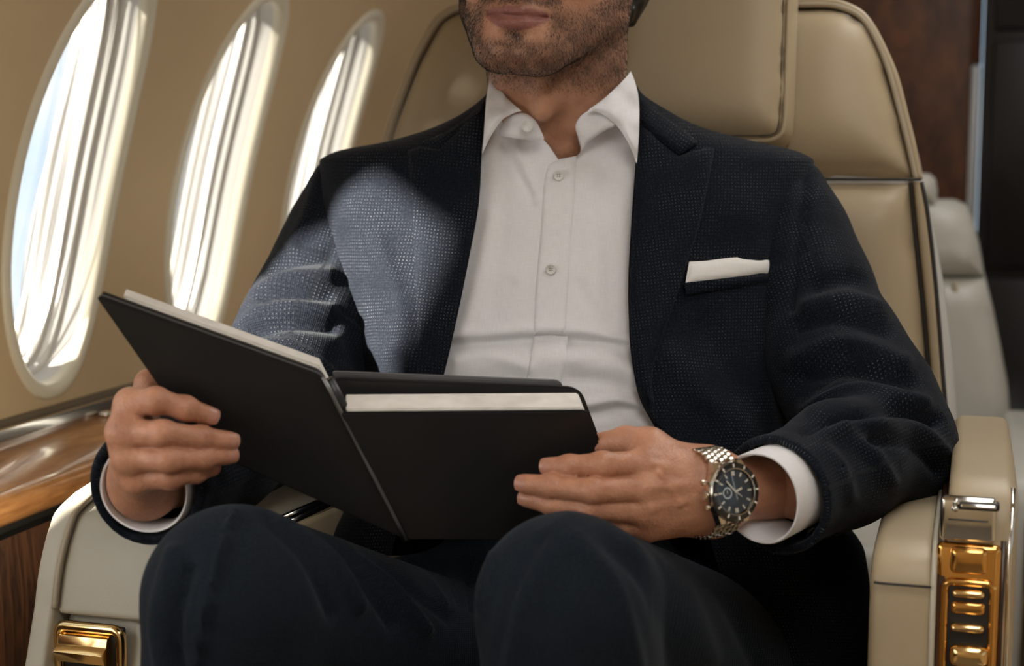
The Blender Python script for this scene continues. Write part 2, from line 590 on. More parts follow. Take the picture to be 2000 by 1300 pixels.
def suit(name, base, hi, speck, flecks=1.0):
    m, t, b = mat_new(name)
    g = G(t)
    uv = g.n('ShaderNodeUVMap', uv_map='UVMap')
    wob = g.n('ShaderNodeTexNoise', {'Vector': uv.outputs[0], 'Scale': 26.0, 'Detail': 2.0})
    off = g.n('ShaderNodeVectorMath', {0: wob.outputs['Color'], 1: (0.004, 0.004, 0.0)}, operation='MULTIPLY')
    add = g.n('ShaderNodeVectorMath', {0: uv.outputs[0], 1: off.outputs[0]}, operation='ADD')
    sp = g.n('ShaderNodeSeparateXYZ', {0: add.outputs[0]})
    u, v = sp.outputs[0], sp.outputs[1]
    p = 0.0031
    def tri(x, per):
        return g.math('PINGPONG', g.math('DIVIDE', x, per), 0.5)
    tu, tv = tri(u, p), tri(v, p)
    fu, fv = tri(u, p * 0.5), tri(v, p * 0.5)
    du = g.math('SMOOTH_MIN', g.math('MULTIPLY', g.math('SUBTRACT', tu, 0.33), 7.0), 1.0, 0.1)
    dv = g.math('SMOOTH_MIN', g.math('MULTIPLY', g.math('SUBTRACT', tv, 0.33), 7.0), 1.0, 0.1)
    du = g.math('MAXIMUM', du, 0.0); dv = g.math('MAXIMUM', dv, 0.0)
    dot = g.math('MULTIPLY', du, dv)
    lu = g.math('MINIMUM', g.math('MAXIMUM', g.math('MULTIPLY', g.math('SUBTRACT', fu, 0.2), 5.0), 0.0), 1.0)
    lv = g.math('MINIMUM', g.math('MAXIMUM', g.math('MULTIPLY', g.math('SUBTRACT', fv, 0.2), 5.0), 0.0), 1.0)
    line = g.math('MULTIPLY', g.math('ADD', lu, lv), 0.62)
    big = g.n('ShaderNodeTexNoise', {'Vector': add.outputs[0], 'Scale': 22.0, 'Detail': 4.0, 'Roughness': 0.6})
    fine = g.n('ShaderNodeTexNoise', {'Vector': add.outputs[0], 'Scale': 420.0, 'Detail': 2.0})
    # broad check: groups of threads
    cu = g.math('MULTIPLY', tri(u, 0.036), 2.0)
    cv = g.math('MULTIPLY', tri(v, 0.044), 2.0)
    chk = g.math('ADD', g.math('MULTIPLY', cu, 0.5), g.math('MULTIPLY', cv, 0.5))
    mask = g.ramp(big.outputs['Fac'], [(0.38, (0, 0, 0)), (0.74, (1, 1, 1))])
    mk_ = g.math('MULTIPLY', mask, g.math('ADD', 0.55, g.math('MULTIPLY', chk, 0.45)))
    fl = g.ramp(fine.outputs['Fac'], [(0.42, (0, 0, 0)), (0.62, (1, 1, 1))])
    sfac = g.math('MULTIPLY', g.math('MULTIPLY', dot, mk_), g.math('MULTIPLY', g.math('ADD', 0.35, g.math('MULTIPLY', fl, 0.65)), flecks))
    lfac = g.math('MULTIPLY', line, g.math('MULTIPLY', 0.55, g.math('ADD', 0.3, g.math('MULTIPLY', fl, 0.7))))
    c = g.mix(lfac, (*base, 1), (*hi, 1))
    c = g.mix(sfac, c, (*speck, 1))
    g.link(c, b.inputs['Base Color'])
    b.inputs['Roughness'].default_value = 0.78
    b.inputs['Sheen Weight'].default_value = 0.06
    b.inputs['Sheen Roughness'].default_value = 0.4
    b.inputs['Sheen Tint'].default_value = (0.9, 0.95, 1, 1)
    b.inputs['Specular IOR Level'].default_value = 0.08
    hgt = g.math('ADD', g.math('MULTIPLY', line, 0.6), fine.outputs['Fac'])
    bp = g.n('ShaderNodeBump', {'Height': hgt, 'Strength': 0.6, 'Distance': 0.0006})
    g.link(bp.outputs[0], b.inputs['Normal'])
    return m
M['suit'] = suit('navy_check_wool', (0.0030, 0.0042, 0.0076), (0.0250, 0.0300, 0.0415), (0.36, 0.38, 0.40))
M['trouser'] = suit('navy_trouser_wool', (0.0062, 0.0095, 0.0145), (0.025, 0.033, 0.046), (0.06, 0.07, 0.09), 0.35)

def shirt_mat(name, col):
    m, t, b = mat_new(name)
    g = G(t)
    uv = g.n('ShaderNodeUVMap', uv_map='UVMap')
    mp = g.n('ShaderNodeMapping', {'Vector': uv.outputs[0], 'Scale': (1500, 90, 1)})
    n1 = g.n('ShaderNodeTexNoise', {'Vector': mp.outputs[0], 'Scale': 1.0, 'Detail': 2.0})
    mp2 = g.n('ShaderNodeMapping', {'Vector': uv.outputs[0], 'Scale': (90, 1500, 1)})
    n2 = g.n('ShaderNodeTexNoise', {'Vector': mp2.outputs[0], 'Scale': 1.0, 'Detail': 2.0})
    f = g.math('MULTIPLY', g.math('ADD', n1.outputs['Fac'], n2.outputs['Fac']), 0.5)
    lo = tuple(x * 0.90 for x in col)
    g.link(g.ramp(f, [(0.35, lo), (0.65, col)]), b.inputs['Base Color'])
    b.inputs['Roughness'].default_value = 0.75
    b.inputs['Sheen Weight'].default_value = 0.1
    b.inputs['Specular IOR Level'].default_value = 0.3
    wr = g.n('ShaderNodeTexNoise', {'Vector': uv.outputs[0], 'Scale': 30.0, 'Detail': 3.0})
    h = g.math('ADD', g.math('MULTIPLY', f, 0.25), g.math('MULTIPLY', wr.outputs['Fac'], 1.0))
    bp = g.n('ShaderNodeBump', {'Height': h, 'Strength': 0.35, 'Distance': 0.002})
    g.link(bp.outputs[0], b.inputs['Normal'])
    return m
M['shirt'] = shirt_mat('white_cotton', (0.78, 0.77, 0.785))
M['square'] = shirt_mat('white_linen', (0.78, 0.76, 0.73))

def skin_mat():
    m, t, b = mat_new('skin')
    g = G(t)
    at = g.n('ShaderNodeAttribute', attribute_name='tint')
    tc = g.n('ShaderNodeTexCoord')
    n = g.n('ShaderNodeTexNoise', {'Vector': tc.outputs['Object'], 'Scale': 55.0, 'Detail': 5.0, 'Roughness': 0.6})
    k = g.ramp(n.outputs['Fac'], [(0.3, (0.78, 0.70, 0.68)), (0.7, (1.12, 1.08, 1.06))])
    mx = g.n('ShaderNodeMix', data_type='RGBA', blend_type='MULTIPLY')
    mx.inputs[0].default_value = 1.0
    g.link(at.outputs['Color'], mx.inputs[6]); g.link(k, mx.inputs[7])
    g.link(mx.outputs[2], b.inputs['Base Color'])
    b.inputs['Roughness'].default_value = 0.42
    b.inputs['Subsurface Weight'].default_value = 0.10
    b.inputs['Subsurface Radius'].default_value = (1.0, 0.35, 0.18)
    b.inputs['Subsurface Scale'].default_value = 0.006
    b.inputs['Specular IOR Level'].default_value = 0.35
    v = g.n('ShaderNodeTexVoronoi', {'Vector': tc.outputs['Object'], 'Scale': 480.0})
    h = g.math('ADD', g.math('MULTIPLY', v.outputs['Distance'], 0.6), n.outputs['Fac'])
    bp = g.n('ShaderNodeBump', {'Height': h, 'Strength': 0.42, 'Distance': 0.0013})
    g.link(bp.outputs[0], b.inputs['Normal'])
    return m
M['skin'] = skin_mat()

def glass_mat():
    m, t, b = mat_new('window_pane')
    g = G(t)
    out = t.nodes['Material Output']
    tr = g.n('ShaderNodeBsdfTransparent', {'Color': (0.95, 0.97, 0.98, 1)})
    gl = g.n('ShaderNodeBsdfGlossy', {'Roughness': 0.03})
    fr = g.n('ShaderNodeFresnel', {'IOR': 1.3})
    mx = g.n('ShaderNodeMixShader', {0: fr.outputs[0], 1: tr.outputs[0], 2: gl.outputs[0]})
    g.link(mx.outputs[0], out.inputs['Surface'])
    return m
M['pane'] = glass_mat()

def crystal_mat():
    m, t, b = mat_new('watch_crystal')
    g = G(t)
    out = t.nodes['Material Output']
    tr = g.n('ShaderNodeBsdfTransparent')
    gl = g.n('ShaderNodeBsdfGlossy', {'Roughness': 0.02})
    fr = g.n('ShaderNodeFresnel', {'IOR': 1.25})
    mx = g.n('ShaderNodeMixShader', {0: fr.outputs[0], 1: tr.outputs[0], 2: gl.outputs[0]})
    g.link(mx.outputs[0], out.inputs['Surface'])
    return m
M['crystal'] = crystal_mat()

def sheer_mat():
    m, t, b = mat_new('sheer_blind')
    g = G(t)
    out = t.nodes['Material Output']
    df = g.n('ShaderNodeBsdfDiffuse', {'Color': (0.70, 0.69, 0.69, 1)})
    tl = g.n('ShaderNodeBsdfTranslucent', {'Color': (0.80, 0.79, 0.77, 1)})
    m1 = g.n('ShaderNodeMixShader', {0: 0.02, 1: df.outputs[0], 2: tl.outputs[0]})
    tr = g.n('ShaderNodeBsdfTransparent')
    m2 = g.n('ShaderNodeMixShader', {0: 0.20, 1: m1.outputs[0], 2: tr.outputs[0]})
    g.link(m2.outputs[0], out.inputs['Surface'])
    return m
M['sheer'] = sheer_mat()
def diffuser_mat():  # translucent sheet, added for soft light from the unseen windows
    m, t, b = mat_new('added_diffuser')
    g = G(t)
    out = t.nodes['Material Output']
    df = g.n('ShaderNodeBsdfDiffuse', {'Color': (0.75, 0.74, 0.71, 1)})
    tl = g.n('ShaderNodeBsdfTranslucent', {'Color': (0.82, 0.85, 0.90, 1)})
    m1 = g.n('ShaderNodeMixShader', {0: 0.78, 1: df.outputs[0], 2: tl.outputs[0]})
    g.link(m1.outputs[0], out.inputs['Surface'])
    return m
M['diffuser'] = diffuser_mat()
# ------------------------------------------------------------------ cabin
WR, WZ, WXC = 0.95, 0.77, -0.02         # fuselage lining: radius, height of its axis, x of its centre
Y0, Y1 = -1.3, 3.25                      # cabin ends
WY = [1.462 + 0.334 * k for k in range(0, 6)]
WYF = [0.887 - 0.345 * k for k in range(0, 6)]      # unseen forward windows, widened and spaced to place the sun patch
BEAM_CUT_Z = 1.222  # lower edge of the added shade that trims the sun beam
WZC, WA, WB = 1.008, 0.104, 0.226

def lining(z, side=-1, off=0.0):
    """point of the curved side lining at height z, off metres towards the cabin"""
    s = np.clip((np.asarray(z, float) - WZ) / WR, -1, 1)
    c = np.sqrt(1 - s * s)
    r = WR - off
    return WXC_S[side] + side * r * c, WZ + r * s
WXC_S = {-1: WXC, 1: 0.36}

def wshape(wy):
    return (0.096, WB, 2.25) if wy > 1.3 else (0.135, 0.24, 2.9)

def sup(a, b, n, t):
    c, s = np.cos(t), np.sin(t)
    return a * np.sign(c) * np.abs(c) ** (2 / n), b * np.sign(s) * np.abs(s) ** (2 / n)

def build_side(side, name):
    V, Fc = [], []
    NA = 64
    T = (np.arange(NA) + 0.5) / NA * 2 * math.pi
    z0, z1 = 0.60, 1.42
    for wy in WY + WYF:
        wa, wb, wn = wshape(wy)
        hy, hz = sup(wa, wb, wn, T)
        pitch = 0.334 if wy > 1.3 else 0.345
        pl, pr_ = pitch / 2, pitch / 2
        if abs(wy - WYF[0]) < 1e-6:
            pr_ = WY[0] - 0.167 - wy
        ca, sa = np.cos(T), np.sin(T)
        up, dn = z1 - WZC, WZC - z0
        k = np.minimum(np.where(ca > 0, pr_, pl) / np.maximum(np.abs(ca), 1e-6), np.where(sa > 0, up, dn) / np.maximum(np.abs(sa), 1e-6))
        oy, oz = k * ca, k * sa
        # the true corners of the cell
        for cy, cz in ((pr_, up), (-pl, up), (-pl, -dn), (pr_, -dn)):
            i = np.argmin(np.abs(np.angle(np.exp(1j * (T - math.atan2(cz, cy))))))
            oy[i], oz[i] = cy, cz
        base = len(V)
        fr = [0, 0.06, 0.15, 0.3, 0.5, 0.75, 1.0]
        for f in fr:
            y = wy + hy * (1 - f) + oy * f
            z = WZC + hz * (1 - f) + oz * f
            x, zz = lining(z, side)
            V += np.stack([x, y, zz], 1).tolist()
        for j in range(len(fr) - 1):
            for i in range(NA):
                l = (i + 1) % NA
                q = [base + j * NA + i, base + j * NA + l, base + (j + 1) * NA + l, base + (j + 1) * NA + i]
                Fc.append(q if side > 0 else q[::-1])
    ya, yb = WYF[-1] - 0.1725, WY[-1] + 0.167
    for za, zb, n in ((0.0, z0, 10), (z1, 1.715, 14)):
        zs = np.linspace(za, zb, n)
        base = len(V)
        x, zz = lining(zs, side)
        for yy in (ya, yb):
            V += np.stack([x, np.full(n, yy), zz], 1).tolist()
        for i in range(n - 1):
            q = [base + i, base + i + 1, base + n + i + 1, base + n + i]
            Fc.append(q if side > 0 else q[::-1])
    return struct(mk(name, V, Fc, M['wall'], sharp=40))

wall_left = build_side(-1, 'wall_left')
wall_left['label'] = 'curved beige cabin wall with a row of oval windows'
wall_right = build_side(1, 'wall_right')

def ring_mesh(wy, side, profile, NA=72):
    T = np.arange(NA) / NA * 2 * math.pi
    V, Fc = [], []
    wa, wb, wn = wshape(wy)
    for ins, off in profile:
        y, z = sup(wa - ins, wb - ins, wn, T)
        x, zz = lining(WZC + z, side, off)
        V += np.stack([x, wy + y, zz], 1).tolist()
    n = len(profile)
    for j in range(n - 1):
        for i in range(NA):
            l = (i + 1) % NA
            q = [j * NA + i, j * NA + l, (j + 1) * NA + l, (j + 1) * NA + i]
            Fc.append(q if side < 0 else q[::-1])
    return np.array(V), Fc

def build_window(k, wy, side, detailed):
    name = 'window_%d' % k
    V, Fc = ring_mesh(wy, side, [(-0.011, -0.001), (-0.0105, 0.0015), (-0.008, 0.0035), (-0.004, 0.0045), (0.0, 0.0045), (0.005, 0.002), (0.0075, -0.003), (0.008, -0.010)])
    o = struct(mk(name, V, Fc, M['rim'], sharp=60), 'oval cabin window with a pale moulded rim')
    wa, wb, wn = wshape(wy)
    V, Fc = ring_mesh(wy, side, [(0.006, -0.008), (0.012, -0.020)] if wy < 1.3 else [(0.006, -0.008), (0.0085, -0.016), (0.010, -0.030), (0.0155, -0.031), (0.016, -0.041), (0.0215, -0.042), (0.023, -0.056), (0.029, -0.058), (0.0305, -0.072)])
    mk('window_reveal', V, Fc, M['reveal'], o, sharp=25)
    if detailed:
        V, Fc = ring_mesh(wy, side, [(0.0295, -0.066), (0.0345, -0.066), (0.0345, -0.0705)])
        mk('pane_seal', V, Fc, M['rim'], o, sharp=25)
        # pleated sheer blind drawn over the aft part of the pane
        ny, nzv = 60, 40
        vv = np.linspace(-0.985, 0.985, nzv)
        V, Fc = [], []
        for t in vv:
            hw = (wa - 0.026) * (1 - abs(t) ** wn) ** (1 / wn)
            z = WZC + t * (wb - 0.026)
            s = np.linspace(0, 1, ny)
            ya = wy + hw * ({0: 0.30, 1: -0.55, 2: 0.10}[int(round((wy - WY[0]) / 0.334))] + 0.10 * math.sin(3 * t))
            yb = wy + hw
            y = ya + (yb - ya) * s
            off = -0.047 + 0.0032 * np.sin(s * 2 * math.pi * 4.5 + 0.8 * t) * (0.5 + 0.5 * s) + 0.0018 * np.sin(s * 17 + 3 * t)
            x, zz = lining(np.full(ny, z), side, off)
            V += np.stack([x, y, zz], 1).tolist()
        for j in range(nzv - 1):
            for i in range(ny - 1):
                Fc.append([j * ny + i, j * ny + i + 1, (j + 1) * ny + i + 1, (j + 1) * ny + i])
        mk('sheer_blind', V, Fc, M['sheer'], o)
    NA = 48
    T = np.arange(NA) / NA * 2 * math.pi
    ins, dep = (0.029, -0.069) if wy > 1.3 else (0.011, -0.018)
    y, z = sup(wa - ins, wb - ins, wn, T)
    V = []
    for f in (1.0, 0.5):
        x, zz = lining(WZC + z * f, side, dep)
        V += np.stack([x, wy + y * f, zz], 1).tolist()
    Fc = [[i, (i + 1) % NA, NA + (i + 1) % NA, NA + i] for i in range(NA)] + [[NA + i for i in range(NA)]]
    mk('pane', V, Fc, M['pane'], o)
    if side < 0 and 0.7 < wy < 1.3:    # unseen half-drawn shade, added to cut the top of the sun beam
        zb, zt = BEAM_CUT_Z, WZC + 0.245
        V2 = []
        for zq in np.linspace(zb, zt, 8):
            x, zz = lining(zq, side, 0.004)
            V2 += [[float(x), wy - 0.15, float(zz)], [float(x), wy + 0.15, float(zz)]]
        mk('added_light_blind', V2, [[2 * i, 2 * i + 1, 2 * i + 3, 2 * i + 2] for i in range(7)], M['rim'], o)
    if side < 0 and wy < 0.7:          # unseen translucent sheets added to stop direct sun and soften side light
        V2 = np.array(V); V2[:, 0] += 0.006
        mk('added_light_blind', V2, Fc, M['diffuser'], o)
    return o

k = 1
for wy in WY + WYF:
    build_window(k, wy, -1, 1.3 < wy < 2.4); k += 1
for wy in WY + WYF:
    build_window(k, wy, 1, False); k += 1

struct(bm_obj('floor', box_bm((-1.0, Y0, -0.05), (1.35, Y1, 0.0)), M['carpet']))
V, Fc = [], []
for i, a in enumerate(np.linspace(0, 1, 16)):
    x = -0.16 + a * (0.50 + 0.16)
    z = 1.713 + 0.10 * math.sin(a * math.pi)
    V += [[x, Y0, z], [x, Y1, z]]
for i in range(15):
    Fc.append([2 * i, 2 * i + 1, 2 * i + 3, 2 * i + 2])
struct(mk('ceiling', V, Fc, M['ceiling']))
for yy in (0.25, 1.75):  # housings for the added fill lamps
    struct(bm_obj('trim_9', box_bm((-0.02, yy - 0.58, 1.705), (0.36, yy + 0.58, 1.73), 0.006), M['rim']))
# aft bulkhead: veneered partition on the left of the aisle, dark galley on the right
struct(bm_obj('wall_back', box_bm((-1.05, 3.12, 0.0), (-0.012, 3.20, 1.85)), M['wood_dark']), 'dark walnut veneered bulkhead behind the seats')
struct(bm_obj('wall_front', box_bm((-1.05, Y0 - 0.06, 0.0), (1.35, Y0, 1.85)), M['wall']))  # unseen partition, added to cut flat frontal light
struct(bm_obj('trim_1', box_bm((-0.014, 3.085, 0.30), (0.004, 3.20, 1.20), 0.004), M['steel_strip']), 'pale upright metal edge strip of the bulkhead')
struct(bm_obj('trim_2', box_bm((-0.014, 3.085, 1.202), (0.004, 3.20, 1.85), 0.004), M['wood_dark']))

# side ledge under the windows (runs the length of the cabin)
led = struct(mk('side_ledge', *(lambda q: (q[0], q[1]))((lambda pr: (
    np.array([[x, y, z] for y in (Y0, Y1) for x, z in pr]),
    [[i, i + 1, len(pr) + i + 1, len(pr) + i] for i in range(len(pr) - 1)]))(
    [(-0.962, 0.742), (-0.945, 0.7415), (-0.92, 0.738), (-0.895, 0.731), (-0.878, 0.722)])), M['wood_top']), 'glossy orange-brown wooden ledge below the cabin windows')
def strip(name, pr, mat, parent=None, sharp=40):
    n = len(pr)
    V = np.array([[x, y, z] for y in (Y0, Y1) for x, z in pr])
    return mk(name, V, [[i, i + 1, n + i + 1, n + i] for i in range(n - 1)], mat, parent, sharp=sharp)
nose = [(-0.878 + 0.017 * math.sin(a) , 0.7055 + 0.0165 * math.cos(a)) for a in np.linspace(0, math.pi * 0.95, 14)]
strip('ledge_moulding', nose, M['wood_top'], led)
strip('ledge_shadow_gap', [(-0.872, 0.690), (-0.880, 0.688), (-0.880, 0.680), (-0.866, 0.680)], M['darkgap'], led)
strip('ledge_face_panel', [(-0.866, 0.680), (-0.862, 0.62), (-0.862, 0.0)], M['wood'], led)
strip('ledge_metal_strip', [(-0.972, 0.757), (-0.964, 0.7585), (-0.955, 0.756), (-0.952, 0.748), (-0.953, 0.7415)], M['chrome'], led)
strip('ledge_wall_gap', [(-0.975, 0.764), (-0.966, 0.763), (-0.966, 0.757)], M['seam_brown'], led)
kb = bmesh.new()
bmesh.ops.create_uvsphere(kb, u_segments=20, v_segments=10, radius=0.0075, matrix=Matrix.Translation((-0.943, 1.525, 0.744)) @ Matrix.Scale(0.6, 4, (0, 0, 1)))
bm_obj('ledge_knob', kb, M['chrome'], led)
# ------------------------------------------------------------------ the big armchair
seat = thing('airplane_seat', 'large cream leather cabin armchair that the man in the suit sits in', 'seat', (-0.34, 1.4, 0.0))
REC = math.radians(7)
SN = np.array([0, -math.cos(REC), math.sin(REC)])
SX = np.array([1.0, 0, 0])
SY = np.array([0, math.sin(REC), math.cos(REC)])
SO = np.array([-0.345, 1.635, 0.95])

def seat_uv(pts, off=0.0):
    out = []
    O = SO + SN * off
    for px, py in pts:
        v = P(px, py, 1.0) - CAM
        t = ((O - CAM) @ SN) / (v @ SN)
        q = CAM + v * t - O
        out.append((q @ SX, q @ SY))
    return np.array(out)

IN_R = [(1552, 16), (1615, 16), (1650, 23), (1678, 37), (1699, 61), (1720, 105), (1737, 157), (1755, 224), (1769, 280), (1785, 352)]
OUT_R = [(1555, 2), (1615, 2), (1650, 9), (1685, 28), (1709, 60), (1734, 108), (1755, 157), (1772, 224), (1786, 280), (1800, 353)]
OUT_L = [(735, 353), (752, 283), (770, 224), (801, 140), (822, 94), (850, 45), (875, 24), (905, 13)]
IN_L = [(747, 353), (763, 285), (781, 226), (811, 144), (832, 99), (859, 52), (881, 33), (908, 22)]
top_in = [(1000, 10), (1120, 4), (1300, 4), (1450, 10)]
top_out = [(1000, 0), (1120, -8), (1300, -8), (1450, -3)]
sagf = lambda u, v: -0.012 * np.exp(-((u - 0.0) / 0.12) ** 2)
up_poly = crv(seat_uv(IN_L + top_in + IN_R), 5)
cushion('upper_back_panel', up_poly, SO, SX, SY, SN, 0.030, 0.075, 0.10, M['leather'], seat, sag=sagf)
# lower back panel, below the cross seam
IN_R2 = [(1780, 357), (1791, 474), (1806, 620), (1817, 759), (1826, 900), (1830, 1000)]
MID_R2 = [(1800, 357), (1813, 423), (1828, 555), (1842, 730), (1850, 840), (1856, 1000)]
OUT_R2 = [(1802, 354), (1820, 438), (1839, 547), (1857, 693), (1868, 839), (1871, 1000)]
low = seat_uv([(744, 357)] + IN_R2 + [(600, 1000), (690, 560)])
cushion('lower_back_panel', np.vstack([low]), SO, SX, SY, SN, 0.034, 0.05, 0.10, M['leather'], seat, sp=0.016)
def strip_loft(name, pa, pb, H, base, mat):
    A_, B_ = crv(seat_uv(pa), 6), crv(seat_uv(pb), 6)
    V, Fc = [], []
    nk_ = 11
    for a_, b_ in zip(A_, B_):
        for k_ in range(nk_):
            t = k_ / (nk_ - 1)
            q_ = a_ * (1 - t) + b_ * t
            V.append(SO + q_[0] * SX + q_[1] * SY + SN * (base + H * (1 - (2 * t - 1) ** 4) ** 0.5))
    for i in range(len(A_) - 1):
        for k_ in range(nk_ - 1):
            Fc.append([i * nk_ + k_, i * nk_ + k_ + 1, (i + 1) * nk_ + k_ + 1, (i + 1) * nk_ + k_])
    return mk(name, V, Fc, mat, seat)
strip_loft('side_bolster', [(x + 3, y) for x, y in IN_R2], [(x - 2, y) for x, y in MID_R2], 0.010, 0.004, M['leather'])
def seat_tube(name, pts, r, off, mat, n=6):
    uv = crv(seat_uv(pts), n)
    pt = SO + uv[:, :1] * SX + uv[:, 1:] * SY + SN * off
    V, Fc = tube(pt, r, 8)
    return mk(name, V, Fc, mat, seat)
edge_o = OUT_L + top_out + OUT_R
edge_i = IN_L + top_in + IN_R
mid = [((a[0] + b[0]) / 2, (a[1] + b[1]) / 2) for a, b in zip(edge_o, edge_i)]
q1 = [((a[0] * .75 + b[0] * .25), (a[1] * .75 + b[1] * .25)) for a, b in zip(edge_o, edge_i)]
q3 = [((a[0] * .3 + b[0] * .7), (a[1] * .3 + b[1] * .7)) for a, b in zip(edge_o, edge_i)]
seat_tube('edge_groove', IN_R, 0.0024, 0.0010, M['groove'])
seat_tube('edge_groove', IN_L + top_in + IN_R[:1], 0.0012, 0.0010, M['seam_brown'])
seat_tube('piping', q3, 0.0032, 0.008, M['piping'])
seat_tube('piping', q1, 0.0036, 0.007, M['leather'])
seat_tube('seam', [(744, 355), (1000, 354), (1400, 353), (1800, 354)], 0.0016, 0.020, M['groove'])
seat_tube('edge_groove', IN_R2, 0.0026, 0.006, M['groove'])
seat_tube('edge_groove', MID_R2, 0.0022, 0.010, M['groove'])
# hard outer shell behind the upholstery
sh = seat_uv([(x - 6, y) for x, y in OUT_L] + top_out + [(x + 1, y) for x, y in OUT_R] + OUT_R2[1:] + [(560, 1000), (660, 600)])
cushion('seat_shell', sh, SO - SN * 0.012, SX, SY, SN, 0.014, 0.018, 0.16, M['shell'], seat, sp=0.02)
# headrest pad
HR = [(1553, -330), (1552, -100), (1549, 20), (1546, 120), (1543, 210), (1540, 248), (1532, 270), (1515, 281), (1490, 284), (1400, 284), (1250, 284), (1080, 284), (1010, 283), (985, 276), (974, 255), (970, 200), (966, 60), (964, -100), (962, -330)]
cushion('headrest', seat_uv(HR, 0.075), SO + SN * 0.075, SX, SY, SN, 0.026, 0.045, 0.045, M['leather'], seat, sp=0.010)
uvh = crv(seat_uv(HR[:12], 0.075), 6)
c0 = uvh.mean(0)
def hr_tube(name, ins, off, r, mat):
    d = uvh - np.array([0.0 - 0.0, 0.12])
    nrm = np.gradient(uvh, axis=0); nrm = np.stack([nrm[:, 1], -nrm[:, 0]], 1)
    nrm /= np.linalg.norm(nrm, axis=1)[:, None]
    q = uvh + nrm * ins
    pt = SO + SN * (0.075 + off) + q[:, :1] * SX + q[:, 1:] * SY
    V, Fc = tube(pt, r, 8)
    mk(name, V, Fc, mat, seat)
hr_tube('headrest_piping', 0.0035, 0.0105, 0.0026, M['leather'])
hr_tube('headrest_seam', 0.0082, 0.0140, 0.0006, M['groove'])
# seat cushion and base
bm = box_bm((-0.575, 1.04, 0.36), (-0.075, 1.60, 0.545), 0.035, 4)
bm_obj('seat_cushion', bm, M['leather'], seat)
bm_obj('seat_base', box_bm((-0.56, 1.10, 0.0), (-0.09, 1.60, 0.36), 0.02), M['groove'], seat)

# ---- armrest under the window
prof_px = [(189, 969), (154, 1004), (140, 1039), (130, 1074), (119, 1130), (112, 1192)]
prof = []
for px, py in prof_px:
    v = P(px, py, 1.0) - CAM
    q = CAM + v * (-0.70 / v[0])
    prof.append((q[1], q[2]))
arc = crv(prof, 5)
padL = [(1.52, 0.62), (1.52, 0.745), (1.30, 0.752), (1.17, 0.760)] + [tuple(p) for p in arc] + [(arc[-1][0] + 0.004, arc[-1][1] - 0.004), (1.09, arc[-1][1] - 0.004), (1.10, 0.62)]
armL = bm_obj('armrest', prism_bm(padL, 'x', -0.700, -0.578, 0.010, 4), M['leather_lit'], seat, sharp=60)
armL['label'] = 'window-side armrest pad'
sideL = [(1.52, 0.2), (1.52, 0.752), (1.17, 0.768)] + [(p[0] - 0.004, p[1] + 0.004) for p in arc] + [(1.026, 0.62), (1.012, 0.54), (1.010, 0.2)]
bm_obj('armrest_side_panel', prism_bm(sideL, 'x', -0.720, -0.701, 0.004, 3), M['leather_lit'], seat, sharp=60)
V, Fc = tube([(-0.7005, y - 0.003, z + 0.003) for y, z in [(1.45, 0.750), (1.30, 0.7535), (1.17, 0.762)] + [tuple(p) for p in arc]], 0.0028, 8)
mk('armrest_piping', V, Fc, M['piping'], armL)
fy = arc[-1][0] + 0.010
bm_obj('armrest_front', prism_bm([(1.5, 0.2), (1.5, 0.66), (fy + 0.004, arc[-1][1] - 0.006), (fy - 0.012, 0.60), (fy - 0.024, 0.5), (fy - 0.024, 0.2)], 'x', -0.6995, -0.585, 0.004, 3), M['leather_lit'], seat, sharp=60)
bm_obj('armrest_inner_panel', prism_bm([(1.12, 0.5), (1.12, 0.725), (1.52, 0.70), (1.52, 0.5)], 'x', -0.579, -0.560, 0.006, 3), M['leather'], seat)
for zz in (0.736, 0.742):
    V, Fc = tube([(-0.566, 1.13, zz - 0.012), (-0.564, 1.30, zz - 0.018), (-0.562, 1.50, zz - 0.026)], 0.0035, 8)
    mk('armrest_trim', V, Fc, M['chrome'], seat)

def box_px(name, x0, y0, x1, y1, yp, dep, mat, parent, bev=0.002, rise=0.0):
    """a bevelled block on a plane of constant y: corners given where they are seen"""
    a = on_y(x0, y0, yp); b = on_y(x1, y1, yp)
    return bm_obj(name, box_bm((a[0], yp - rise, b[2]), (b[0], yp + dep, a[2]), bev, 3), mat, parent)

ly = fy - 0.010
bx = on_y(108, 1210, ly); by = on_y(248, 1340, ly)
def frame_px(name, x0, y0, x1, y1, yp, wdt, rise, mat, parent):
    a = on_y(x0, y0, yp); b = on_y(x1, y1, yp)
    xs = [a[0] + wdt, b[0] - wdt]; zs = [b[2] + wdt, a[2] - wdt]
    rr = wdt * 1.6
    pts = []
    for cx, cz, a0 in ((xs[1] - rr, zs[1] - rr, 0), (xs[0] + rr, zs[1] - rr, 90), (xs[0] + rr, zs[0] + rr, 180), (xs[1] - rr, zs[0] + rr, 270)):
        for k in range(5):
            t = math.radians(a0 + 22.5 * k)
            pts.append((cx + rr * math.cos(t), yp - rise * 0.3, cz + rr * math.sin(t)))
    V, Fc = tube(pts, wdt, 10, closed=True)
    return mk(name, V, Fc, mat, parent)
latL = box_px('latch_plate', 112, 1213, 246, 1345, ly, 0.004, M['darkgap'], seat, 0.002, 0.001)
frame_px('latch_frame', 106, 1207, 251, 1350, ly, 0.0045, 0.004, M['gold_pale'], latL)
a = on_y(124, 1227, ly); b = on_y(220, 1300, ly)
bm_obj('latch_paddle', prism_bm([(ly + .002, b[2]), (ly - 0.012, b[2] + 0.004), (ly - 0.016, b[2] + 0.013), (ly - 0.008, b[2] + 0.018), (ly - 0.010, a[2] - 0.014), (ly - 0.007, a[2] - 0.003), (ly + .002, a[2])], 'x', a[0], b[0], 0.0015, 3), M['gold_pale'], latL)

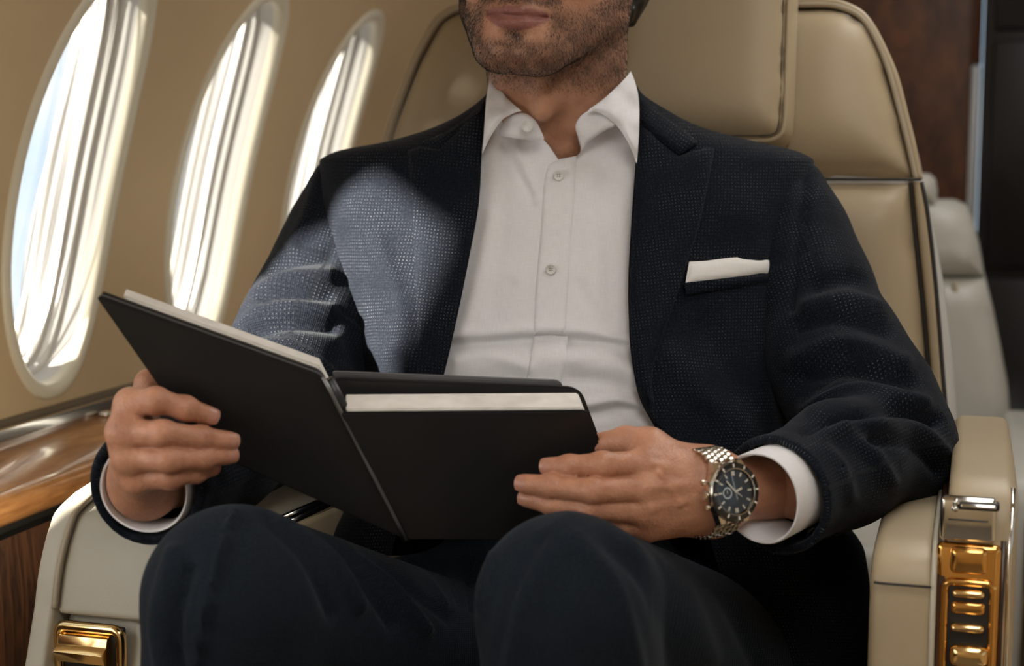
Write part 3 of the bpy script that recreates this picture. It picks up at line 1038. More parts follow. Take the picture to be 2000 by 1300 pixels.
# ---- aisle-side armrest
py_ = 1.118
padR = [(1.52, 0.2), (1.52, 0.752), (1.30, 0.756), (1.22, 0.757), (1.17, 0.757), (1.145, 0.754), (1.130, 0.747), (1.121, 0.735), (1.1175, 0.70), (1.116, 0.2)]
armR = bm_obj('armrest', prism_bm(padR, 'x', -0.0635, -0.0165, 0.009, 4), M['leather'], seat, sharp=60)
V, Fc = tube([(-0.0600, 1.1185, 0.7335), (-0.056, 1.1172, 0.7335), (-0.02, 1.1172, 0.7335)], 0.0011, 6)
mk('armrest_seam', V, Fc, M['groove'], armR)
V, Fc = tube([(-0.0185, 1.117, 0.5), (-0.0185, 1.1185, 0.70), (-0.0185, 1.1225, 0.737), (-0.0185, 1.132, 0.7505), (-0.0185, 1.147, 0.7575), (-0.0185, 1.17, 0.760), (-0.0185, 1.4, 0.758)], 0.0022, 8)
mk('armrest_piping', V, Fc, M['leather_lit'], armR)
bm_obj('armrest_wood_inlay', prism_bm([(1.5, 0.2), (1.5, 0.765), (1.17, 0.768), (1.142, 0.755), (1.132, 0.735), (1.130, 0.2)], 'x', -0.0165, -0.0105, 0.001, 2), M['wood'], seat)
consR = [(1.50, 0.2), (1.50, 0.796), (1.30, 0.803), (1.19, 0.8035), (1.165, 0.800), (1.150, 0.790), (1.143, 0.775), (1.141, 0.74), (1.138, 0.70), (1.137, 0.2)]
cons = bm_obj('armrest_console', prism_bm(consR, 'x', -0.0105, 0.0385, 0.009, 4), M['leather'], seat, sharp=60)
V, Fc = tube([(0.0335, 1.1375, 0.55), (0.0335, 1.139, 0.70), (0.0335, 1.1415, 0.755), (0.0345, 1.149, 0.785), (0.0345, 1.166, 0.7985)], 0.0021, 8)
mk('console_chrome_edge', V, Fc, M['chrome'], cons)
V, Fc = tube([(0.0290, 1.1372, 0.55), (0.0290, 1.1395, 0.70), (0.0292, 1.1425, 0.765)], 0.0020, 8)
mk('console_wood_line', V, Fc, M['wood'], cons)
cy = 1.1385
hs = box_px('latch_housing', 1838, 966, 1944, 1058, cy, 0.006, M['chrome'], seat, 0.003, 0.006)
box_px('latch_slot', 1862, 974, 1952, 996, cy, 0.004, M['darkgap'], hs, 0.002, 0.0075)
box_px('latch_slide', 1876, 978, 1946, 990, cy, 0.004, M['chrome'], hs, 0.0025, 0.010)
for xx, yy in ((1868, 980), (1866, 993)):
    a = on_y(xx, yy, cy - 0.008)
    kb = bmesh.new()
    bmesh.ops.create_uvsphere(kb, u_segments=12, v_segments=8, radius=0.0026, matrix=Matrix.Translation(a))
    bm_obj('latch_stud', kb, M['chrome'], hs)
box_px('latch_band', 1852, 1008, 1930, 1016, cy, 0.004, M['darkgap'], hs, 0.001, 0.0075)
gp = box_px('latch_plate', 1830, 1056, 1942, 1420, cy, 0.006, M['gold'], seat, 0.004, 0.005)
box_px('latch_block', 1857, 1062, 1928, 1118, cy, 0.004, M['gold'], gp, 0.004, 0.011)
rec_ = box_px('latch_recess', 1843, 1126, 1932, 1420, cy, 0.003, M['darkgap'], gp, 0.003, 0.0062)
frame_px('latch_frame', 1838, 1121, 1937, 1440, cy, 0.0030, 0.020, M['gold'], gp)
box_px('latch_bar', 1860, 1142, 1923, 1162, cy, 0.003, M['gold_pale'], gp, 0.003, 0.013)
box_px('latch_bar', 1856, 1166, 1926, 1200, cy, 0.003, M['gold'], gp, 0.004, 0.008)
box_px('latch_bar', 1857, 1208, 1922, 1229, cy, 0.003, M['gold_pale'], gp, 0.003, 0.013)
box_px('latch_bar', 1855, 1248, 1929, 1300, cy, 0.003, M['gold_pale'], gp, 0.006, 0.014)

# ------------------------------------------------------------------ seat behind, across the row
rear = thing('airplane_seat', 'pale grey leather seat further back, half hidden behind the big armchair', 'seat', (-0.2, 2.5, 0))
RY = 2.45
def r_uv(pts):
    return np.array([(on_y(a, b, RY)[0], on_y(a, b, RY)[2]) for a, b in pts])
E3 = np.eye(3)
NB = np.array([0, -1.0, 0])
body = r_uv([(1560, 396), (1815, 392), (1862, 393), (1884, 402), (1898, 425), (1912, 480), (1922, 538), (1560, 538)])
OO = np.array([0, RY, 0.0])
cushion('upper_back_panel', crv(body, 3, True) if False else body, OO, E3[0], E3[2], NB, 0.03, 0.03, 0.10, M['seat_rear'], rear, sp=0.02)
body = r_uv([(1560, 543), (1923, 543), (1940, 610), (1956, 690), (1969, 760), (1974, 840), (1976, 960), (1560, 960)])
cushion('lower_back_panel', body, OO, E3[0], E3[2], NB, 0.03, 0.03, 0.10, M['seat_rear'], rear, sp=0.02)
hd = r_uv([(1600, 330), (1795, 338), (1815, 340), (1826, 350), (1830, 372), (1829, 400), (1600, 400)])
cushion('headrest', hd, OO + NB * 0.01, E3[0], E3[2], NB, 0.03, 0.02, 0.05, M['seat_rear'], rear, sp=0.015)
def rt(name, pts, r, mat):
    uv = crv(r_uv(pts), 5)
    V, Fc = tube([(a, RY - 0.024, b) for a, b in uv], r, 8)
    mk(name, V, Fc, mat, rear)
rt('piping', [(1865, 545), (1872, 640), (1868, 760), (1862, 880)], 0.004, M['piping'])
bm_obj('seat_cushion', box_bm((-0.55, 1.98, 0.38), (-0.02, 2.44, 0.535), 0.03, 3), M['seat_rear'], rear)
bm_obj('seat_base', box_bm((-0.50, 2.05, 0.0), (-0.06, 2.50, 0.38), 0.02), M['groove'], rear)
bm_obj('armrest', prism_bm([(1.94, 0.3), (1.93, 0.61), (1.945, 0.64), (1.98, 0.652), (2.40, 0.655), (2.40, 0.3)], 'x', 0.052, 0.13, 0.012, 3), M['seat_rear'], rear)
bm_obj('armrest_front_trim', box_bm((0.072, 1.922, 0.30), (0.115, 1.94, 0.60), 0.006, 3), M['chrome'], rear)

# dark galley unit on the right of the aisle
gal = thing('galley_cabinet', 'tall near-black cabinet at the back beside the bulkhead edge strip', 'cabinet', (0.3, 3.0, 0))
bm_obj('body', box_bm((0.006, 3.02, 0.0), (0.90, 3.20, 1.80), 0.006), M['black_panel'], gal)
for z0, z1 in ((0.05, 0.80), (0.82, 1.24), (1.26, 1.72)):
    d = bm_obj('door', box_bm((0.024, 3.005, z0), (0.44, 3.02, z1), 0.006), M['black_panel'], gal)
    V, Fc = tube([(0.115, 2.99, (z0 + z1) / 2 - 0.05), (0.115, 2.99, (z0 + z1) / 2 + 0.05)], 0.006, 10)
    mk('handle', V, Fc, M['steel_strip'], d)
# ------------------------------------------------------------------ the man
man = thing('person', 'seated man in a navy check suit and open-collared white shirt, reading a black folder', 'person', (-0.36, 1.35, 0.0))

# --- torso: rows by image height; left and right outline, depth of the outline, swelling towards the camera
ROWS = np.array([
    # py    xl    xr    D      B
    [150,  965, 1232, 1.462, 0.030],
    [180,  952, 1252, 1.465, 0.040],
    [215,  912, 1304, 1.470, 0.052],
    [245,  855, 1362, 1.476, 0.062],
    [275,  760, 1470, 1.482, 0.072],
    [296,  655, 1560, 1.488, 0.080],
    [315,  624, 1590, 1.490, 0.086],
    [380,  624, 1584, 1.490, 0.100],
    [450,  632, 1566, 1.490, 0.112],
    [560,  648, 1546, 1.484, 0.122],
    [650,  668, 1532, 1.474, 0.126],
    [725,  690, 1530, 1.464, 0.128],
    [830,  712, 1540, 1.448, 0.126],
    [950,  690, 1590, 1.432, 0.116],
    [1080, 640, 1690, 1.425, 0.100],
    [1330, 620, 1715, 1.425, 0.090],
    [1450, 620, 1730, 1.425, 0.085]])
TN = 2.5
def torso_rows(py):
    return [pch(ROWS[:, 0], ROWS[:, i], py) for i in (1, 2, 3, 4)]
def torso(px, py):
    xl, xr, D, B = torso_rows(py)
    xc, hx = (xl + xr) / 2, (xr - xl) / 2
    u = np.clip(np.abs(px - xc) / hx, 0, 0.9995)
    return D - (px - 1100) * 0.00004 - B * (1 - u ** TN) ** (1 / TN)

XOL = [(150, 965), (180, 951), (215, 946), (300, 941), (400, 935), (500, 917), (600, 897), (660, 884), (725, 868), (830, 838), (950, 800), (1100, 760), (1330, 720)]
XOR = [(150, 1232), (180, 1247), (215, 1249), (320, 1241), (450, 1232), (560, 1227), (640, 1229), (700, 1235), (760, 1246), (800, 1262), (850, 1292), (900, 1330), (1000, 1372), (1100, 1400), (1330, 1480)]
def opening(tab, py):
    t = np.array(tab, float)
    return pch(t[:, 0], t[:, 1], py)

jacket = bpy.data.objects.new('jacket', None)
COL.objects.link(jacket)
jacket.parent = man
jacket.matrix_parent_inverse = Matrix.Translation(man.location).inverted()
jacket['label'] = 'navy check suit jacket, worn open'

def jacket_panel(side, py1, strokes, name):
    tab = XOL if side < 0 else XOR
    pys = np.concatenate([np.linspace(158, 330, 46), np.linspace(335, py1, 120)])
    nc = 110
    G_ = np.zeros((len(pys), nc, 3)); UV = np.zeros((len(pys), nc, 2))
    for i, py in enumerate(pys):
        xl, xr, D, B = [float(v) for v in torso_rows(py)]
        xc, hx = (xl + xr) / 2, (xr - xl) / 2
        xo = float(opening(tab, py))
        u0 = np.clip((xo - xc) / hx, -0.99, 0.99)
        a0 = math.acos(np.sign(u0) * abs(u0) ** (TN / 2))
        if side < 0:
            a = np.concatenate([np.linspace(a0, math.pi * 0.985, nc - 34), np.linspace(math.pi * 0.992, math.pi * 1.5, 34)])
        else:
            a = np.concatenate([np.linspace(a0, math.pi * 0.015, nc - 34), np.linspace(math.pi * 0.008, -math.pi * 0.5, 34)])
        c, s = np.cos(a), np.sin(a)
        x = xc + hx * np.sign(c) * np.abs(c) ** (2 / TN)
        ss = np.sign(s) * np.abs(s) ** (2 / TN)
        d = D - (x - 1100) * 0.00004 - np.where(ss > 0, B, 0.075) * ss
        G_[i] = P(x, py, d)
        UV[i, :, 0] = np.concatenate([[0], np.cumsum(np.linalg.norm(np.diff(G_[i], axis=0), axis=1))]) * (1 if side > 0 else -1)
        UV[i, :, 1] = -py / 2100
    du = np.gradient(G_, axis=0); dv = np.gradient(G_, axis=1)
    N = np.cross(du, dv)
    N /= np.linalg.norm(N, axis=2)[..., None] + 1e-9
    mid_ = N[len(pys) // 2, 10]
    if mid_ @ FW > 0:
        N = -N
    V = push(G_.reshape(-1, 3), N.reshape(-1, 3), strokes)
    nr = len(pys)
    idx = np.arange(nr * nc).reshape(nr, nc)
    Q = np.stack([idx[:-1, :-1], idx[:-1, 1:], idx[1:, 1:], idx[1:, :-1]], -1).reshape(-1, 4)
    if (np.cross(V[Q[3000, 1]] - V[Q[3000, 0]], V[Q[3000, 2]] - V[Q[3000, 1]]) @ N.reshape(-1, 3)[Q[3000, 0]]) < 0:
        Q = Q[:, ::-1]
    o = mk(name, V, Q, M['suit'], jacket, uv=UV.reshape(-1, 2))
    return o

SL = [  # folds of the chest on the window side
    ([(700, 420), (760, 560), (800, 700)], 50, 0.006),
    ([(650, 560), (700, 640), (730, 740)], 22, -0.004),
    ([(745, 470), (790, 600), (805, 720)], 16, 0.003),
    ([(830, 330), (870, 380), (890, 420)], 40, 0.004),
    ([(660, 660), (720, 690), (790, 690)], 18, 0.003),
]
SR = [
    ([(1440, 420), (1480, 600), (1500, 800)], 60, 0.005),
    ([(1380, 640), (1440, 740), (1500, 820)], 30, -0.004),
    ([(1310, 700), (1380, 780), (1450, 850)], 30, 0.005),
    ([(1520, 480), (1515, 640), (1520, 760)], 18, -0.003),
]
jl = jacket_panel(-1, 1085, SL, 'front_panel')
jr = jacket_panel(1, 1440, SR, 'front_panel')

# lapels and collar lie on the front panels
def on_torso(off):
    return lambda x, y: torso(x, y) + off
def lap_depth(edge_tab, off, roll, wroll):
    def f(x, y):
        e = np.abs(x - opening(edge_tab, y))
        return torso(x, y) - off + roll * np.exp(-(e / wroll) ** 2)
    return f
inner_r = [(1245, 232), (1241, 320), (1232, 450), (1227, 560), (1228, 620), (1231, 680), (1240, 740), (1250, 780), (1272, 822), (1300, 868)]
outer_r = [(1299, 858), (1285, 815), (1275, 762), (1276, 722), (1293, 663), (1323, 574), (1348, 496), (1363, 451), (1382, 366), (1393, 304), (1397, 284)]
lapR = np.vstack([crv(inner_r, 5), crv(outer_r, 5), [(1372, 290), (1345, 297), (1326, 304), (1300, 284), (1270, 255)]])
sheet('lapel', lapR, lap_depth(XOR, 0.0085, 0.006, 10), M['suit'], jacket, thick=0.006, edge=0.0045, ew=5, sp=9, uvrot=0.12)
colR = np.vstack([crv([(1243, 164), (1256, 186), (1282, 212), (1312, 234), (1340, 256), (1364, 279)], 5), [(1345, 291), (1326, 303), (1300, 283), (1270, 256), (1246, 236)], crv([(1246, 230), (1249, 205), (1247, 185)], 4)])
sheet('collar', colR, lap_depth(XOR, 0.0095, 0.004, 8), M['suit'], jacket, thick=0.007, edge=0.0045, ew=5, sp=8, uvrot=-0.6)
inner_l = [(950, 196), (945, 250), (941, 300), (935, 400), (917, 500), (897, 600), (884, 660), (868, 728), (840, 826)]
outer_l = [(790, 826), (806, 760), (811, 700), (814, 620), (811, 540), (808, 470), (806, 400), (800, 345), (796, 293)]
lapL = np.vstack([crv(inner_l, 5), crv(outer_l, 5), [(820, 286), (857, 291), (880, 270), (910, 235)]])
sheet('lapel', lapL, lap_depth(XOL, 0.0085, 0.006, 10), M['suit'], jacket, thick=0.006, edge=0.0045, ew=5, sp=9, uvrot=-0.12)
colL = np.vstack([crv([(952, 176), (940, 200), (912, 228), (880, 252), (845, 268), (824, 277)], 5), [(857, 291), (880, 271), (910, 240), (946, 222)]])
sheet('collar', colL, lap_depth(XOL, 0.0095, 0.004, 8), M['suit'], jacket, thick=0.007, edge=0.0045, ew=5, sp=8, uvrot=0.6)
# breast pocket
wp = sheet('pocket_welt', [(1336, 552), (1380, 547), (1440, 540), (1512, 532), (1514, 552), (1440, 562), (1340, 575)], lambda x, y: torso(x, y) - 0.0100 + 0.0042 * np.clip((y - 545) / 22, 0, 1), M['suit'], jacket, thick=0.006, edge=0.001, ew=4, sp=7, uvrot=0.0)
sq = sheet('pocket_square', [(1346, 511), (1380, 509), (1418, 504), (1440, 502), (1470, 504), (1495, 506), (1504, 509), (1508, 515), (1508, 525), (1507, 536), (1440, 544), (1380, 551), (1338, 556)], on_torso(-0.0085), M['square'], None, thick=0.005, edge=0.0035, ew=6, sp=6)
tag(sq, 'folded white pocket square in the breast pocket of the navy jacket', 'pocket square')

# --- sleeves
def bone_uv(V, bones, N):
    best = np.full(len(V), 1e9); UV = np.zeros((len(V), 2)); acc = 0
    for a, b in bones:
        a, b = np.asarray(a), np.asarray(b)
        d = b - a; L = np.linalg.norm(d); d = d / L
        t = (V - a) @ d
        tc_ = np.clip(t, 0, L)
        q = V - a - tc_[:, None] * d
        r = np.linalg.norm(q, axis=1)
        e1 = np.cross(d, FW); e1 /= np.linalg.norm(e1)
        e2 = np.cross(d, e1)
        ang = np.arctan2(q @ e1, -(q @ e2) * np.sign(-(e2 @ FW)))
        m = r < best
        best[m] = r[m]
        UV[m, 0] = ang[m] * 0.055
        UV[m, 1] = -(acc + t[m])
        acc += L
    return UV

def sleeve(name, joints, k, strokes, cut, lo_pad, h=0.0034, hollow=0.035):
    pts = [P(*j[:3]) for j in joints]
    prims = [('c', pts[i], pts[i + 1], joints[i][3], joints[i + 1][3], k) for i in range(len(pts) - 1)]
    end, prev = pts[-1], pts[-2]
    ax = (end - prev) / np.linalg.norm(end - prev)
    nrm = ax if cut is None else cut / np.linalg.norm(cut)
    # the last cone runs on past the cuff and is cut by the cuff plane
    prims.append(('c', end, end + ax * 0.05, joints[-1][3], joints[-1][3], 0.01))
    prims.append(('f&', lambda p: (p - end) @ nrm, 0.004))
    prims.append(('c-', end - ax * hollow, end + ax * 0.10, joints[-1][3] - 0.0045, joints[-1][3] - 0.0035, 0.002))
    f = run_prims(prims)
    A = np.array(pts)
    pad = max(j[3] for j in joints) + 0.02
    V, Fc, N = nets(f, A.min(0) - pad, A.max(0) + pad, h)
    uv = bone_uv(V, [(pts[i], pts[i + 1]) for i in range(len(pts) - 1)], N)
    V = push(V, N, [(a_, b_, c_ * 1.35) for a_, b_, c_ in strokes])
    return mk(name, V, Fc, M['suit'], jacket, uv=uv), end, ax

SLV_L = [(688, 388, 1.530, 0.0465), (664, 470, 1.526, 0.0515), (640, 550, 1.510, 0.0575), (612, 630, 1.486, 0.0635), (590, 690, 1.460, 0.065), (560, 800, 1.395, 0.060), (410, 880, 1.255, 0.053), (284, 950, 1.132, 0.0425)]
st_l = [
    ([(630, 320), (600, 420), (570, 480)], 14, 0.003),
    ([(520, 530), (570, 508), (640, 500)], 14, -0.006),
    ([(500, 575), (560, 545), (640, 540)], 16, 0.006),
    ([(520, 590), (570, 578), (640, 580)], 12, -0.004),
    ([(470, 640), (540, 600), (640, 610)], 16, 0.006),
    ([(500, 650), (570, 632), (650, 640)], 12, -0.006),
    ([(470, 690), (560, 665), (650, 675)], 18, 0.005),
    ([(420, 960), (470, 930), (520, 900)], 18, 0.004),
]
slL, endL, axL = sleeve('sleeve', SLV_L, 0.02, st_l, None, 0)
SLV_R = [(1524, 390, 1.470, 0.0455), (1548, 470, 1.458, 0.0515), (1578, 565, 1.434, 0.0560), (1632, 700, 1.388, 0.0605), (1690, 795, 1.357, 0.0610), (1737, 868, 1.325, 0.0530), (1640, 908, 1.245, 0.0475), (1512, 968, 1.165, 0.0440)]
st_r = [
    ([(1600, 560), (1660, 545), (1700, 560)], 16, -0.005),
    ([(1580, 600), (1650, 585), (1720, 600)], 18, 0.005),
    ([(1560, 640), (1640, 625), (1730, 650)], 14, -0.004),
    ([(1560, 700), (1650, 670), (1760, 710)], 20, 0.006),
    ([(1570, 740), (1660, 725), (1780, 750)], 14, -0.005),
    ([(1580, 800), (1680, 765), (1800, 790)], 18, 0.006),
    ([(1570, 836), (1660, 812), (1760, 800), (1830, 822)], 11, -0.009),
    ([(1610, 850), (1700, 832), (1790, 840), (1840, 880)], 13, 0.006),
    ([(1700, 860), (1780, 870), (1830, 920)], 10, -0.005),
    ([(1640, 850), (1700, 880), (1740, 940)], 14, 0.004),
    ([(1600, 870), (1640, 910), (1660, 970)], 14, 0.003),
    ([(1575, 330), (1560, 450), (1545, 600)], 10, -0.004),
    ([(1605, 340), (1600, 450), (1610, 540)], 30, 0.003),
]
slR, endR, axR = sleeve('sleeve', SLV_R, 0.02, st_r, None, 0)

def button(name, px, py, d, r, mat, parent, nrm=None, holes=4):
    n_ = -FW if nrm is None else np.asarray(nrm) / np.linalg.norm(nrm)
    z = Vector(n_)
    Mx = Matrix.Translation(P(px, py, d)) @ z.to_track_quat('Z', 'Y').to_matrix().to_4x4()
    prof_ = [(0, 0.0012), (r * 0.55, 0.0010), (r * 0.68, 0.0016), (r * 0.82, 0.0022), (r * 0.95, 0.0018), (r, 0.0008), (r * 0.95, -0.001)]
    V, Fc = [], []
    NS = 28
    for k, (rr, hh) in enumerate(prof_):
        for i in range(NS):
            a = 2 * math.pi * i / NS
            V.append((rr * math.cos(a), rr * math.sin(a), hh))
    for k in range(len(prof_) - 1):
        for i in range(NS):
            j = (i + 1) % NS
            Fc.append([k * NS + i, (k + 1) * NS + i, (k + 1) * NS + j, k * NS + j])
    o = mk(name, V, Fc, mat, parent)
    o.matrix_basis = Mx
    if holes:
        hv, hf = [], []
        for i in range(holes):
            a = math.pi / 4 + math.pi / 2 * i
            cx, cy = 0.26 * r * math.cos(a), 0.26 * r * math.sin(a)
            b0 = len(hv)
            for q in range(8):
                t = 2 * math.pi * q / 8
                hv.append((cx + 0.10 * r * math.cos(t), cy + 0.10 * r * math.sin(t), 0.00135))
            hf.append([b0 + q for q in range(8)])
        hv = [tuple(Mx @ Vector(v)) for v in hv]
        h_ = mk('button_holes', hv, hf, M['button_dark'] if mat is not M['button_dark'] else M['groove'], jacket if parent is jacket else parent)
    return o

for i, (px, py) in enumerate(((1590, 1042), (1612, 1034), (1634, 1029))):
    q = P(px, py, 1.2)
    button('sleeve_button', px, py, 1.178 + 0.022 * i, 0.0075, M['button_dark'], jacket, dirc(0.25, -0.45, -0.85), 0)
button('sleeve_button', 488, 593, 1.448, 0.0085, M['button_dark'], jacket, dirc(-0.90, 0.15, -0.40), 0)

# --- shirt
shirt = bpy.data.objects.new('shirt', None)
COL.objects.link(shirt)
shirt.parent = man
shirt.matrix_parent_inverse = Matrix.Translation(man.location).inverted()
shirt['label'] = 'white open-collared shirt'
def sig(x):
    return 1 / (1 + np.exp(-np.clip(x, -40, 40)))
SF = [
    ([(960, 420), (940, 540), (905, 640)], 16, 0.0025), ([(985, 330), (975, 470), (960, 600)], 22, -0.002),
    ([(1010, 290), (1030, 340), (1050, 390)], 10, 0.0025), ([(985, 285), (1010, 330), (1040, 380)], 9, -0.0022),
    ([(1180, 340), (1190, 480), (1200, 620)], 20, -0.0025), ([(1215, 400), (1210, 520), (1205, 640)], 14, 0.002),
    ([(1150, 380), (1160, 500), (1150, 640)], 22, 0.002),
    ([(890, 700), (950, 690), (1030, 720)], 14, 0.003), ([(1120, 700), (1180, 690), (1240, 730)], 16, 0.003),
    ([(1120, 740), (1190, 745), (1250, 780)], 14, -0.003), ([(1150, 790), (1210, 780), (1262, 792)], 12, 0.005), ([(1150, 812), (1210, 800), (1262, 806)], 13, -0.005),
    ([(1000, 560), (960, 620), (920, 655)], 14, -0.002), ([(1130, 560), (1170, 620), (1220, 660)], 14, -0.002),
]
def fold_line(x):
    return pch([800, 880, 960, 1040, 1075, 1110, 1160, 1228, 1330], [690, 668, 662, 656, 655, 656, 662, 673, 690], x)
def shirt_depth(x, y, off=0.013):
    d = torso(x, y) + off
    k = y - fold_line(x)
    d = d + 0.011 * sig(k / 4.5) * np.exp(-np.clip(k, 0, None) / 45.0) - 0.004 * np.exp(-((k + 10) / 14) ** 2) - 0.006 * np.exp(-((k - 45) / 30) ** 2)
    for poly, wd, amp in SF:
        d = d - amp * np.exp(-(seg_dist(x, y, crv(poly, 5)) / wd) ** 2)
    return d
shirt_poly = [(890, 300), (900, 250), (955, 225), (1000, 226), (1040, 240), (1056, 264), (1062, 273), (1072, 284), (1082, 299), (1091, 312), (1110, 309), (1126, 305), (1133, 298), (1134, 288), (1129, 270), (1127, 250), (1140, 226), (1180, 218), (1260, 226), (1300, 260), (1310, 500), (1310, 700), (1345, 840), (1400, 960), (790, 960), (815, 820), (840, 640), (880, 440)]
sheet('shirt_front', shirt_poly, shirt_depth, M['shirt'], shirt, thick=0.003, edge=0.002, ew=4, sp=4.2)
pl1 = np.vstack([crv([(1091, 311), (1078, 318), (1069, 327), (1062, 365), (1056, 455), (1047, 555), (1042, 655)], 5), [(1060, 656), (1104, 657)], crv([(1104, 655), (1110, 555), (1117, 450), (1122, 385), (1125, 318), (1127, 304)], 5)])
sheet('placket', pl1, lambda x, y: shirt_depth(x, y, 0.0105), M['shirt'], shirt, thick=0.004, edge=0.002, ew=2.5, sp=6)
pl2 = np.vstack([[(1043, 656), (1075, 654), (1109, 657)], crv([(1107, 690), (1097, 745), (1085, 830)], 4), crv([(1012, 820), (1027, 745), (1038, 690)], 4)])
sheet('placket', pl2, lambda x, y: shirt_depth(x, y, 0.0095), M['shirt'], shirt, thick=0.004, edge=0.002, ew=2.5, sp=6)
# neckline: a folded edge that runs down both sides of the opening
# collar band
bandL = crv([(978, 246), (990, 230), (1008, 221), (1028, 222), (1046, 236), (1056, 254), (1062, 272), (1045, 275), (1020, 272), (995, 268), (975, 262)], 5, True)
dl = idw([(975, 250, 1.409), (1010, 225, 1.398), (1045, 240, 1.398), (1060, 270, 1.403), (1000, 268, 1.399)])
sheet('collar_band', bandL, dl, M['shirt'], shirt, thick=0.004, edge=0.003, ew=4, sp=5)
bandR = np.vstack([crv([(1160, 214), (1146, 218), (1132, 229), (1124, 245), (1127, 262), (1134, 280), (1135, 293)], 5), crv([(1150, 277), (1178, 257), (1207, 243), (1200, 225), (1180, 214)], 4)])
dr_ = idw([(1150, 217, 1.399), (1124, 246, 1.397), (1134, 290, 1.401), (1180, 250, 1.392), (1205, 240, 1.39)])
sheet('collar_band', bandR, dr_, M['shirt'], shirt, thick=0.004, edge=0.003, ew=4, sp=5)
# collar leaves
leafL = np.vstack([crv([(960, 149), (971, 167), (993, 194), (1019, 217)], 6), crv([(1012, 218), (997, 224), (980, 235), (964, 257), (951, 281), (942, 301)], 6), crv([(942, 298), (945, 262), (949, 200), (953, 170)], 6)])
cl_ = idw([(960, 149, 1.436), (955, 175, 1.425), (993, 194, 1.404), (1019, 217, 1.390), (980, 235, 1.388), (950, 200, 1.416), (950, 260, 1.398), (943, 300, 1.398), (964, 257, 1.388)])
sheet('collar_leaf', leafL, cl_, M['shirt'], shirt, thick=0.004, edge=0.0035, ew=5, sp=5)
leafR = np.vstack([crv([(1232, 139), (1241, 162), (1248, 197), (1248, 260), (1244, 319)], 6), crv([(1242, 316), (1235, 296), (1223, 272), (1205, 246), (1180, 225), (1160, 217), (1148, 217)], 6), crv([(1152, 212), (1180, 192), (1208, 166), (1226, 147)], 6)])
cr_ = idw([(1232, 139, 1.440), (1248, 197, 1.418), (1209, 166, 1.412), (1180, 192, 1.396), (1150, 216, 1.388), (1190, 228, 1.384), (1225, 272, 1.384), (1244, 318, 1.392), (1247, 260, 1.40)])
sheet('collar_leaf', leafR, cr_, M['shirt'], shirt, thick=0.004, edge=0.0035, ew=5, sp=5)
button('shirt_button', 1030, 248, 1.392, 0.0052, M['button_white'], shirt, None, 0)
button('shirt_button', 1091, 343, float(shirt_depth(np.array([1091.]), np.array([343.]), 0.0085)[0]), 0.0050, M['button_white'], shirt)
button('shirt_button', 1076, 526, float(shirt_depth(np.array([1076.]), np.array([526.]), 0.0085)[0]), 0.0050, M['button_white'], shirt)

def cuff(end, ax, r, a0, a1, name, squash=1.0):
    """shirt cuff: a short double tube standing out of the sleeve"""
    e1 = np.cross(ax, FW); e1 /= np.linalg.norm(e1)
    e2 = np.cross(ax, e1)
    prof_ = [(a0, r), (a1 - 0.002, r), (a1, r - 0.0008), (a1 - 0.0005, r - 0.0022), (a1 - 0.004, r - 0.0028), (a0, r - 0.0028)]
    NS = 56
    V, Fc, UV = [], [], []
    for t, rr in prof_:
        for i in range(NS):
            a = 2 * math.pi * i / NS
            wv = 1 + 0.02 * math.sin(3 * a + 1)
            V.append(end + ax * t + rr * wv * (math.cos(a) * e1 + squash * math.sin(a) * e2))
            UV.append((a * r, t))
    for k in range(len(prof_) - 1):
        for i in range(NS):
            j = (i + 1) % NS
            Fc.append([k * NS + i, k * NS + j, (k + 1) * NS + j, (k + 1) * NS + i])
    return mk(name, V, Fc, M['shirt'], shirt, uv=np.array(UV), sharp=60)
cuff(endL, axL, 0.0350, -0.03, 0.003, 'cuff')
cuff(endR + UP * 0.004, axR, 0.0352, -0.03, 0.024, 'cuff')

# --- trousers
trp = [
    ('c', P(462, 1165, 1.078), P(920, 1340, 1.380), 0.0625, 0.084, 0.02),
    ('c', P(455, 1168, 1.076), P(430, 1640, 1.115), 0.0620, 0.060, 0.012),
    ('c', P(1108, 1182, 1.070), P(1370, 1315, 1.385), 0.0625, 0.090, 0.02),
    ('c', P(1108, 1184, 1.068), P(1110, 1640, 1.11), 0.0620, 0.060, 0.012),
    ('c', P(960, 1292, 1.425), P(1260, 1292, 1.425), 0.104, 0.104, 0.03),
    ('c', P(1085, 900, 1.47), P(1085, 1250, 1.45), 0.10, 0.105, 0.03),
    ('c', P(800, 1235, 1.41), P(1000, 1235, 1.40), 0.070, 0.075, 0.03),
]
V, Fc, N = nets(run_prims(trp), np.min([P(280, 1640, 1.0), P(280, 900, 1.0), P(280, 900, 1.62), P(280, 1640, 1.5), P(1640, 1640, 1.62)], 0) - 0.02, np.max([P(280, 900, 1.0), P(1640, 880, 1.6), P(1640, 1640, 1.0), P(280, 900, 1.62)], 0) + 0.02, 0.0042)
tx, ty, td = proj(V)
uvt = np.stack([tx / 2600, -ty / 2600], 1)
